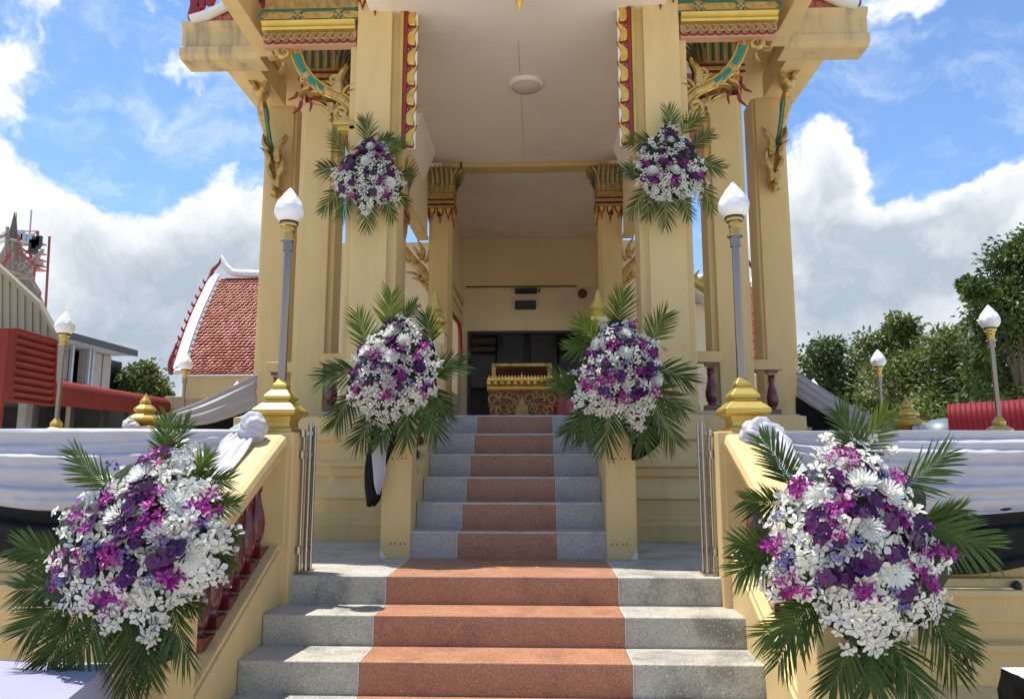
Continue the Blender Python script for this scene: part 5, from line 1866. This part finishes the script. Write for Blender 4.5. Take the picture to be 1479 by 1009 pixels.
p0 = at(40, 560, 14)
SHED = thing('market_shed', 'shed with beige sheet gable and red steel frame at the left edge', 'shed', (p0.x, 14, 0))
top = [(-160, 262), (0, 388), (60, 443), (82, 482)]
def top_v(u):
    for (a, b), (c, d) in zip(top, top[1:]):
        if a <= u <= c: return b + (d - b) * (u - a) / (c - a)
    return top[-1][1]
n = 44
for i in range(n):
    u0, u1 = -160 + 240 * i / n, -160 + 240 * (i + 1) / n
    bv = lambda u: 473 + (u / 79) * 16 if u > -20 else 469
    k = .022 * (i % 2)
    q = [at(u0, bv(u0), 14), at(u1, bv(u1), 14), at(u1, top_v(u1), 14), at(u0, top_v(u0), 14)]
    mb = MB().hexa([(q[0].x, 14 - k, q[0].z), (q[1].x, 14 - k, q[1].z), (q[1].x, 14.1, q[1].z), (q[0].x, 14.1, q[0].z),
                    (q[3].x, 14 - k, q[3].z), (q[2].x, 14 - k, q[2].z), (q[2].x, 14.1, q[2].z), (q[3].x, 14.1, q[3].z)])
    part('sheet', mb, sheet_beige, SHED)
pts = [at(u, v - 3, 13.9) for u, v in top]
for a, b in zip(pts, pts[1:]):
    mb = MB().hexa([tuple(a + Vector((0, -.12, -.05))), tuple(b + Vector((0, -.12, -.05))), tuple(b + Vector((0, .04, -.05))), tuple(a + Vector((0, .04, -.05))),
                    tuple(a + Vector((0, -.12, .05))), tuple(b + Vector((0, -.12, .05))), tuple(b + Vector((0, .04, .05))), tuple(a + Vector((0, .04, .05)))])
    part('roof_edge', mb, sheet_beige, SHED)
c = [at(21, 476, 12.6), at(80, 493, 14.0), at(76, 584, 14.0), at(15, 576, 12.6)]
nrm = (c[1] - c[0]).cross(c[3] - c[0]).normalized()
if nrm.y > 0: nrm = -nrm
for (u0, u1, v0, v1) in ((-.04, 0.02, -.02, 1.02), (.98, 1.02, -.02, 1.02), (.02, .98, -.03, .01), (.02, .98, .99, 1.03)):
    q = [quad_pts(c, u0, v0), quad_pts(c, u1, v0), quad_pts(c, u1, v1), quad_pts(c, u0, v1)]
    part('louvre_frame', MB().hexa([tuple(x) for x in [p + nrm * .06 for p in q]] + [tuple(p - nrm * .04) for p in q]), red_metal, SHED, bevel=.01)
NS = 9
for i in range(NS):
    v0, v1 = (i + .06) / NS, (i + .98) / NS
    q = [quad_pts(c, .02, v0), quad_pts(c, .98, v0), quad_pts(c, .98, v1), quad_pts(c, .02, v1)]
    mb = MB().hexa([tuple(q[0] - nrm * .03), tuple(q[1] - nrm * .03), tuple(q[2] + nrm * .075), tuple(q[3] + nrm * .075),
                    tuple(q[0] - nrm * .05), tuple(q[1] - nrm * .05), tuple(q[2] + nrm * .045), tuple(q[3] + nrm * .045)])
    part('slat', mb, red_metal, SHED, bevel=.01)
a = at(2, 560, 12.3)
part('post', MB().box(a.x - .05, a.x + .05, 12.28, 12.34, 0, 3.75), red_metal, SHED, bevel=.01)
a = at(36, 600, 15.5)
part('post', MB().box(a.x - .09, a.x + .09, 15.4, 15.6, 0, 4), concrete, SHED)
a = at(100, 600, 16)
part('post', MB().box(a.x - .05, a.x + .05, 15.95, 16.05, 0, 3.2), sheet_beige, SHED)
a, b = at(-60, 600, 19), at(195, 600, 19)
part('rear_wall', MB().box(a.x - 3, b.x - .8, 19, 19.2, 0, 3.0), M('shed_shade_wall', (.05, .045, .04), .8, var=.3), SHED)  # near-black colour puts the shade of the shed's inside into the wall
part('shed_roof', MB().box(a.x - 3, -10.2, 14.2, 19.0, 2.9, 2.98), sheet_beige, SHED)
part('side_wall', MB().box(a.x - 3.1, a.x - 3, 12, 19.2, 0, 4), red_metal, SHED)
part('red_fascia', MB().prism([(at(-150, 470, 12.6).x, 2.6), (at(12, 476, 12.6).x, 2.6), (at(12, 476, 12.6).x, at(12, 474, 12.6).z), (at(-150, 470, 12.6).x, at(12, 470, 12.6).z)], 12.6, 12.68), red_metal, SHED)


def barrel(name, label, A, B, h, depth, mat, rib, drop=0.0):
    """long corrugated awning with a rounded shoulder; A, B are the ends of its lower front edge"""
    A, B = Vector(A), Vector(B)
    t = thing(name, label, 'awning', (A.x, A.y, 0), 'corrugated awnings')
    d = (B - A)
    n = Vector((-d.y, d.x, 0)).normalized()
    if n.dot(EYE - A) < 0: n = -n
    nr = max(8, int(d.length / rib))
    r = h * .45
    prof = [(0, 0), (0, h - r)] + [(-r + r * math.cos(a), h - r + r * math.sin(a)) for a in [R(15 * k) for k in range(1, 7)]] + [(-depth, h + depth * .05)]
    nn = nr * 6
    def fn(u, v):
        f = v * (len(prof) - 1)
        i = min(len(prof) - 2, int(f))
        o, z = [prof[i][k] + (prof[i + 1][k] - prof[i][k]) * (f - i) for k in (0, 1)]
        w = rib * .11 * math.sin(2 * math.pi * u * nr)
        p = A.lerp(B, u) + n * (o + w * (1 if z < h - r else .8)) + Vector((0, 0, z + w * (0 if z < h - r else .7)))
        return p
    part('sheet', MB().surf(fn, nn, (len(prof) - 1)), mat, t, smooth=80)
    for k in range(5):
        p = A.lerp(B, .06 + .22 * k) - n * (r + .25)
        part('post', MB().tube([(p.x, p.y, 0), (p.x, p.y, p.z + h - .06)], .05, 8), dark_m, t, smooth=50)
    return t


barrel('barrel_awning', 'long red corrugated awning with rounded edge running back beside the shed', at(76, 585, 14.0), at(246, 601, 21.5), .52, 3.2, red_metal, .10)
a, b = at(80, 600, 17), at(250, 600, 24)
DW = M('shade_stall_wall', (.045, .04, .035), .85, var=.4, scale=1.5)  # shade under the awning, put into the wall colour
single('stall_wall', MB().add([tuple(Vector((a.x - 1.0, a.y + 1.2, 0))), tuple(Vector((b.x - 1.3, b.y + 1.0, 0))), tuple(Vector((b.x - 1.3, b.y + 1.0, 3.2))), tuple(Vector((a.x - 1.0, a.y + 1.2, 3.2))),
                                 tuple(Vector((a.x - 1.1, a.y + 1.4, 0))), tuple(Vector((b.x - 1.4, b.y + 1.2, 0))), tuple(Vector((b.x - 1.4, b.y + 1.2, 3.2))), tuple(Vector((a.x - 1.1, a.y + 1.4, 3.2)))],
                                [(0, 1, 2, 3), (4, 5, 6, 7), (0, 1, 5, 4), (3, 2, 6, 7), (0, 3, 7, 4), (1, 2, 6, 5)]), DW, 'stall wall coloured dark for the shade under the red barrel awning', 'wall', (a.x, a.y, 0))
barrel('barrel_awning', 'crimson corrugated awning behind the right parapet lamp', at(1372, 640, 15.0), at(1560, 632, 14.0), .78, 3.5, crimson_metal, .085)
# pale blue tarpaulin dome beside it
c = at(1366, 640, 16.5)
mbd = MB().surf(lambda u, v: (c.x + .62 * math.cos(u * math.pi) * math.cos(v * math.pi / 2), c.y + .62 * math.sin(u * 2 * math.pi) * .6, c.z - .2 + .75 * math.sin(math.pi * u) * (.35 + .65 * math.cos(v * math.pi / 2))), 24, 12)
mbd = MB().lathe((c.x, c.y, 0), [(.60, 0), (.60, c.z), (.56, c.z + .22), (.44, c.z + .40), (.24, c.z + .50), (0, c.z + .54)], 24, cap=False)
single('tarpaulin_dome', mbd, M('blue_grey_tarpaulin', (.12, .17, .19), .45), 'blue-grey tarpaulin dome at the near end of the crimson awning', 'cover', (c.x, c.y, 0), smooth=40)

# ------------------------------------------------------------------ two-storey grey building
GA = at(84, 484, 33.0)
GB = at(196, 516, 33.0 * 1.2)
e_ = Vector((GB.x - GA.x, GB.y - GA.y, 0)).normalized()
m_ = Vector((-e_.y, e_.x, 0))
if m_.y < 0: m_ = -m_


def gbox(s0, s1, d0, d1, z0, z1):
    """box along the receding front: s along it, d behind its eave line"""
    q = [GA + e_ * a_ + m_ * b_ for a_, b_ in ((s0, d0), (s1, d0), (s1, d1), (s0, d1))]
    return MB().hexa([(p.x, p.y, z0) for p in q] + [(p.x, p.y, z1) for p in q])


def gs(u):
    """distance along the wall line that the photograph shows at column u"""
    o = GA + m_ * 1.3 - EYE
    d = ray(u, 530)
    return (o.y * d.x - o.x * d.y) / (e_.x * d.y - e_.y * d.x)


zr_ = GA.z
sw0, sw1, scr = gs(98), gs(121), gs(160)
t = thing('grey_building', 'grey two-storey building with boarded wall and wide flat eaves on the left', 'building', (GA.x, GA.y, 0))
part('roof', gbox(-6, (GB - GA).length, 0, 9, zr_ - .02, zr_ + .22), grey_paint, t, bevel=.02)
part('roof_edge', gbox(-6, (GB - GA).length + .05, -.08, -.01, zr_ - .05, zr_ + .28), dark_m, t)
wb = zr_ - 1.9
part('wall', gbox(-6, sw0, 1.3, 1.6, 0, zr_ - .03), grey_wood, t)
part('wall', gbox(sw0, sw1, 1.3, 1.6, 0, wb), grey_wood, t)
part('wall', gbox(sw1, scr, 1.35, 1.6, 0, zr_ - .03), grey_wood, t)
part('wall', gbox(scr - .3, scr, 1.6, 9, 0, zr_ - .03), grey_wood, t)
part('interior_shade', gbox(sw0 - .4, sw1 + 5, 2.2, 2.3, 0, zr_ - .03), black_m, t)  # black sheet whose colour stands in for shade behind the window
for k in range(5):
    s0 = sw1 + .25 + (scr - sw1 - .25) * k / 5
    part('board', gbox(s0 + .03, s0 + (scr - sw1 - .25) / 5 - .03, 1.28 - .04 * (k % 2), 1.36, 0, zr_ - .1), grey_wood, t)
part('balcony_panel', gbox(sw0 - .8, sw1 + .2, 1.05, 1.15, wb - .75, wb), grey_paint, t)
part('balcony_slab', gbox(sw0 - 2, sw1 + 1.6, .7, 1.29, wb - 1.0, wb - .8), grey_paint, t)
for s0 in (sw0 - .1, sw1, sw1 + .3):
    part('post', gbox(s0 - .07, s0 + .07, 1.0, 1.14, wb, zr_ - .03), grey_paint, t)

# ------------------------------------------------------------------ spire under scaffolding and telecom mast
Ys = 48
old_tile = M('weathered_spire', (.13, .10, .075), .8, var=.3, scale=3, bump=.02, bscale=6)
b = at(10, 440, Ys)
t = thing('temple_spire', 'weathered brown temple spire with scaffolding at the upper left', 'spire', (b.x, Ys, 0))
k = Ys / F_PX
prof = [(3.2, 0), (3.0, at(0, 480, Ys).z), (2.2, at(0, 440, Ys).z), (1.45, at(0, 405, Ys).z), (.9, at(0, 380, Ys).z), (.48, at(0, 355, Ys).z), (.16, at(0, 335, Ys).z), (.05, at(0, 318, Ys).z), (.01, at(0, 306, Ys).z)]
sx = at(20, 400, Ys).x - .25
part('spire_body', MB().lathe((sx, Ys, 0), prof, 12, cap=False), old_tile, t, smooth=30)
pts = smooth_line([at(13, 352, Ys - 1), at(17, 335, Ys - 1), at(20, 318, Ys - 1), at(21.5, 306, Ys - 1)], 4)
part('finial', MB().tube(pts, [.22 - .016 * i for i in range(len(pts))], 8), old_tile, t, smooth=40)
part('white_ridge', MB().tube([at(-20, 352, Ys - 1.2), at(-6, 346, Ys - 1.2), at(8, 341, Ys - 1.2)], .35, 8), white_paint, t, smooth=50)
poles = [((2, 387), (19, 361)), ((20, 398), (63, 360)), ((36, 404), (63, 360)), ((38, 391), (58, 423)), ((58, 423), (53, 440)), ((53, 432), (60, 450)), ((8, 388), (48, 402)), ((20, 380), (62, 381)),
         ((27, 340), (27, 392)), ((11, 328), (8, 375)), ((18, 350), (20, 390)), ((10, 345), (40, 352)), ((30, 366), (55, 387)), ((18, 401), (48, 401)), ((28, 362), (28, 392)), ((0, 342), (12, 339))]
for i, ((u0, v0), (u1, v1)) in enumerate(poles):
    part('scaffold_pole', MB().tube([at(u0, v0, Ys - 3.6), at(u1, v1, Ys - 3.6)], .085 if i % 3 else .11, 6), pole_wood if i % 4 else mast_red, t, smooth=50)
Ym = 60
b = at(41, 440, Ym)
t = thing('telecom_mast', 'red and grey telecom mast with panel antennas behind the scaffolded spire', 'mast', (b.x, Ym, 0))
zt_ = at(41, 338, Ym).z
hw = .75
for dx in (-hw, hw):
    for dy in (-hw, hw):
        part('leg', MB().tube([(b.x + dx * 1.6, Ym + dy * 1.6, 0), (b.x + dx, Ym + dy, zt_)], .11, 6), mast_red, t)
for i in range(9):
    z0 = zt_ - 1.2 * i
    for sg in (-1, 1):
        part('brace', MB().tube([(b.x - hw * sg, Ym - hw, z0), (b.x + hw * sg, Ym - hw, z0 - 1.2)], .06, 5), mast_red if i % 2 else grey_paint, t)
    part('brace', MB().tube([(b.x - hw, Ym - hw, z0), (b.x + hw, Ym - hw, z0)], .06, 5), mast_red, t)
for (u0, v0, v1, w) in ((31, 333, 352, .3), (54, 342, 360, .34), (50, 346, 366, .34), (58, 341, 356, .2), (28, 345, 362, .28), (36, 338, 348, .22), (46, 338, 352, .22)):
    a, b2 = at(u0, v0, Ym - 2), at(u0, v1, Ym - 2)
    part('antenna', MB().box(a.x - w, a.x + w, Ym - 2.2, Ym - 1.9, b2.z, a.z), grey_paint if u0 < 50 else dark_m, t, bevel=.03)
for v in (348, 362, 372, 380, 386):
    a, b2 = at(32, v, Ym - 1), at(53, v, Ym - 1)
    part('platform', MB().box(a.x, b2.x, Ym - 1.1, Ym + .3, a.z - .05, a.z + .03), mast_red, t)
part('whip', MB().tube([at(43, 338, Ym), at(45.5, 303, Ym)], .07, 5), grey_paint, t)


# ------------------------------------------------------------------ tiled halls left and right
def tiled_hall(label, Y, tip, verge, ridge_u, eave_v, far_u, s, wall_us, low_tip):
    """hall whose roof slope faces the viewer; tip = chofa point, verge = foot of the gable edge"""
    ze = at(verge[0], verge[1], Y).z
    xv = at(verge[0], verge[1], Y).x
    rt = at(tip[0], tip[1] + 30, Y + 3.5)
    zr, xr = rt.z, rt.x
    xe = at(far_u, 500, Y).x
    t = thing('tiled_hall', label, 'building', (xv, Y, 0), 'tiled halls beside the terrace')
    # slope: from eave line (xv..xe, Y, ze) to ridge (xr..xe, Y+3.5, zr)
    P = lambda a, b: Vector((xv + (xr - xv) * b + (xe - xv - (xr - xv) * b) * a, Y + 3.5 * b - .25 * math.sin(math.pi * b), ze + (zr - ze) * (b ** 1.12)))
    part('roof_slope', MB().surf(lambda a, b: P(a, b), 8, 12), tile_m, t, smooth=30)
    part('roof_back', MB().add([(xr, Y + 3.52, zr - .03), (xe, Y + 3.52, zr - .03), (xe, Y + 7, ze), (xv, Y + 7, ze)], [(0, 1, 2, 3)]), tile_m, t)
    tl = MB()
    rows = 36
    w = .135
    n0 = (P(.5, .6) - P(.5, .4)).cross(Vector((1, 0, 0))).normalized()
    if n0.y > 0: n0 = -n0
    rnd = random.Random(4)
    for r in range(rows):
        b0 = r / rows
        L0, R0 = P(0, b0), P(1, b0)
        m = int(abs(R0.x - L0.x) / w)
        hh = (P(.5, min(1, b0 + 1 / rows)) - P(.5, b0)) * 1.35
        for k in range(m):
            x = L0 + (R0 - L0) * ((k + (.5 if r % 2 else 0)) / m)
            dxx = Vector((w * .48, 0, 0))
            lift = n0 * (.03 + rnd.uniform(0, .015))
            tl.add([x + lift * 1.6 - dxx * .2, x + hh * .35 + dxx + lift, x + hh * .9 + dxx * .8, x + hh * .9 - dxx * .8, x + hh * .35 - dxx + lift, x + lift * 1.6 + dxx * .2], [(0, 5, 1, 2, 3, 4)])
    o = part('roof_tiles', tl, tile_m, t)
    o['kind'] = 'stuff'
    # white ridge and verge, red barge with its finials
    part('white_ridge', MB().tube(smooth_line([Vector((xr, Y + 3.45, zr + .75)), Vector((xr - s * .25, Y + 3.45, zr + .30)), Vector((xr - s * 1.0, Y + 3.45, zr + .13)), Vector((xe, Y + 3.45, zr + .10))], 5), [.02, .05, .08, .10, .11] + [.12] * 11, 8), white_paint, t, smooth=50)
    vl = [P(0, b) + Vector((s * .12, -.12, .05)) for b in [i / 12 for i in range(13)]]
    part('white_verge', MB().tube(vl, .13, 8, flat=.6), white_paint, t, smooth=50)
    rl = [P(0, b) + Vector((s * .32, -.05, .04)) for b in [i / 12 for i in range(13)]]
    tp = at(tip[0], tip[1], Y + 3.4)
    rl2 = rl + [rl[-1].lerp(tp, .35) + Vector((s * .05, 0, 0)), rl[-1].lerp(tp, .7) + Vector((-s * .05, 0, 0)), tp]
    part('red_barge', MB().tube(rl2, [.09] * 13 + [.085, .06, .015], 8, flat=.6), red_en, t, smooth=50)
    for i in range(11):
        p = rl[i + 1] + Vector((s * .06, 0, .05))
        part('barge_tooth', MB().tube([p, p + Vector((s * .06, 0, .05)), p + Vector((s * .07, 0, .12))], [.05, .035, .01], 6), red_en, t, smooth=50)
    q = rl[0]
    lt = at(low_tip[0], low_tip[1], Y)
    part('tail_finial', MB().tube(smooth_line([q, q.lerp(lt, .3) + Vector((s * .10, 0, 0)), q.lerp(lt, .65) + Vector((s * .06, 0, 0)), lt], 4), [.09 - .0065 * i for i in range(13)], 7), red_en, t, smooth=50)
    # fascia, wall, columns and pale panels
    part('fascia', MB().box(min(xv, xe), max(xv, xe), Y + .05, Y + .3, ze - .62, ze - .02), plaster, t, bevel=.02)
    x0 = xv - s * 1.2
    part('wall', MB().box(min(x0, xe), max(x0, xe), Y + 1.2, Y + 6.5, 0, ze - .1), cream, t)
    for k in range(4):
        xx = x0 + (xe - x0) * k / 3.6 - s * .1
        part('column', MB().box(xx - .22, xx + .22, Y + .75, Y + 1.15, 0, ze - .63), plaster, t, bevel=.02)
    return t


tiled_hall('hall with red tiled roof and white verge behind the left columns', 20, (319, 372), (266, 541), 320, 540, 520, -1, None, (258, 490))
tiled_hall('hall with red tiled roof glimpsed between the columns on the right', 26, (1082, 375), (1128, 540), 1085, 540, 900, 1, None, (1138, 492))

# low wall with ochre top beyond the awning
a, b = at(236, 596, 24), at(380, 596, 24)
single('boundary_wall', MB().box(a.x, b.x, 24, 24.3, 0, at(260, 572, 24).z), plaster_old, 'low ochre boundary wall behind the left parapet lamps', 'wall', (a.x, 24, 0), bevel=.02)

# small pavilion with gilded verge seen beside the right front column
Yp = 14.5
a, b = at(985, 440, Yp), at(1032, 440, Yp)
t = thing('side_pavilion', 'small cream pavilion with gilded roof edge seen beside the right front column', 'pavilion', (a.x, Yp, LAND))
part('wall', MB().box(a.x, b.x + .3, Yp + .5, Yp + 2, LAND, at(1000, 432, Yp).z), cream, t)
q0, q1 = at(984, 398, Yp), at(1034, 432, Yp)
part('roof', MB().hexa([(q0.x, Yp, q0.z - .12), (q1.x, Yp, q1.z - .12), (q1.x, Yp + 2.4, q1.z - .12), (q0.x, Yp + 2.4, q0.z - .12), (q0.x, Yp, q0.z), (q1.x, Yp, q1.z), (q1.x, Yp + 2.4, q1.z), (q0.x, Yp + 2.4, q0.z)]), white_paint, t)
part('gilded_verge', MB().tube([q0 + Vector((0, -.06, .05)), q1 + Vector((0, -.06, .05))], .09, 8), gold_pale, t, smooth=50)
for i in range(6):
    p = q0.lerp(q1, (i + .5) / 6)
    f = MB()
    flame(f, p.x, p.z + .08, .24, R(-10), Yp - .1, Yp - .04, 1, .8)
    part('flame', f, gold_carved, t, bevel=.01)
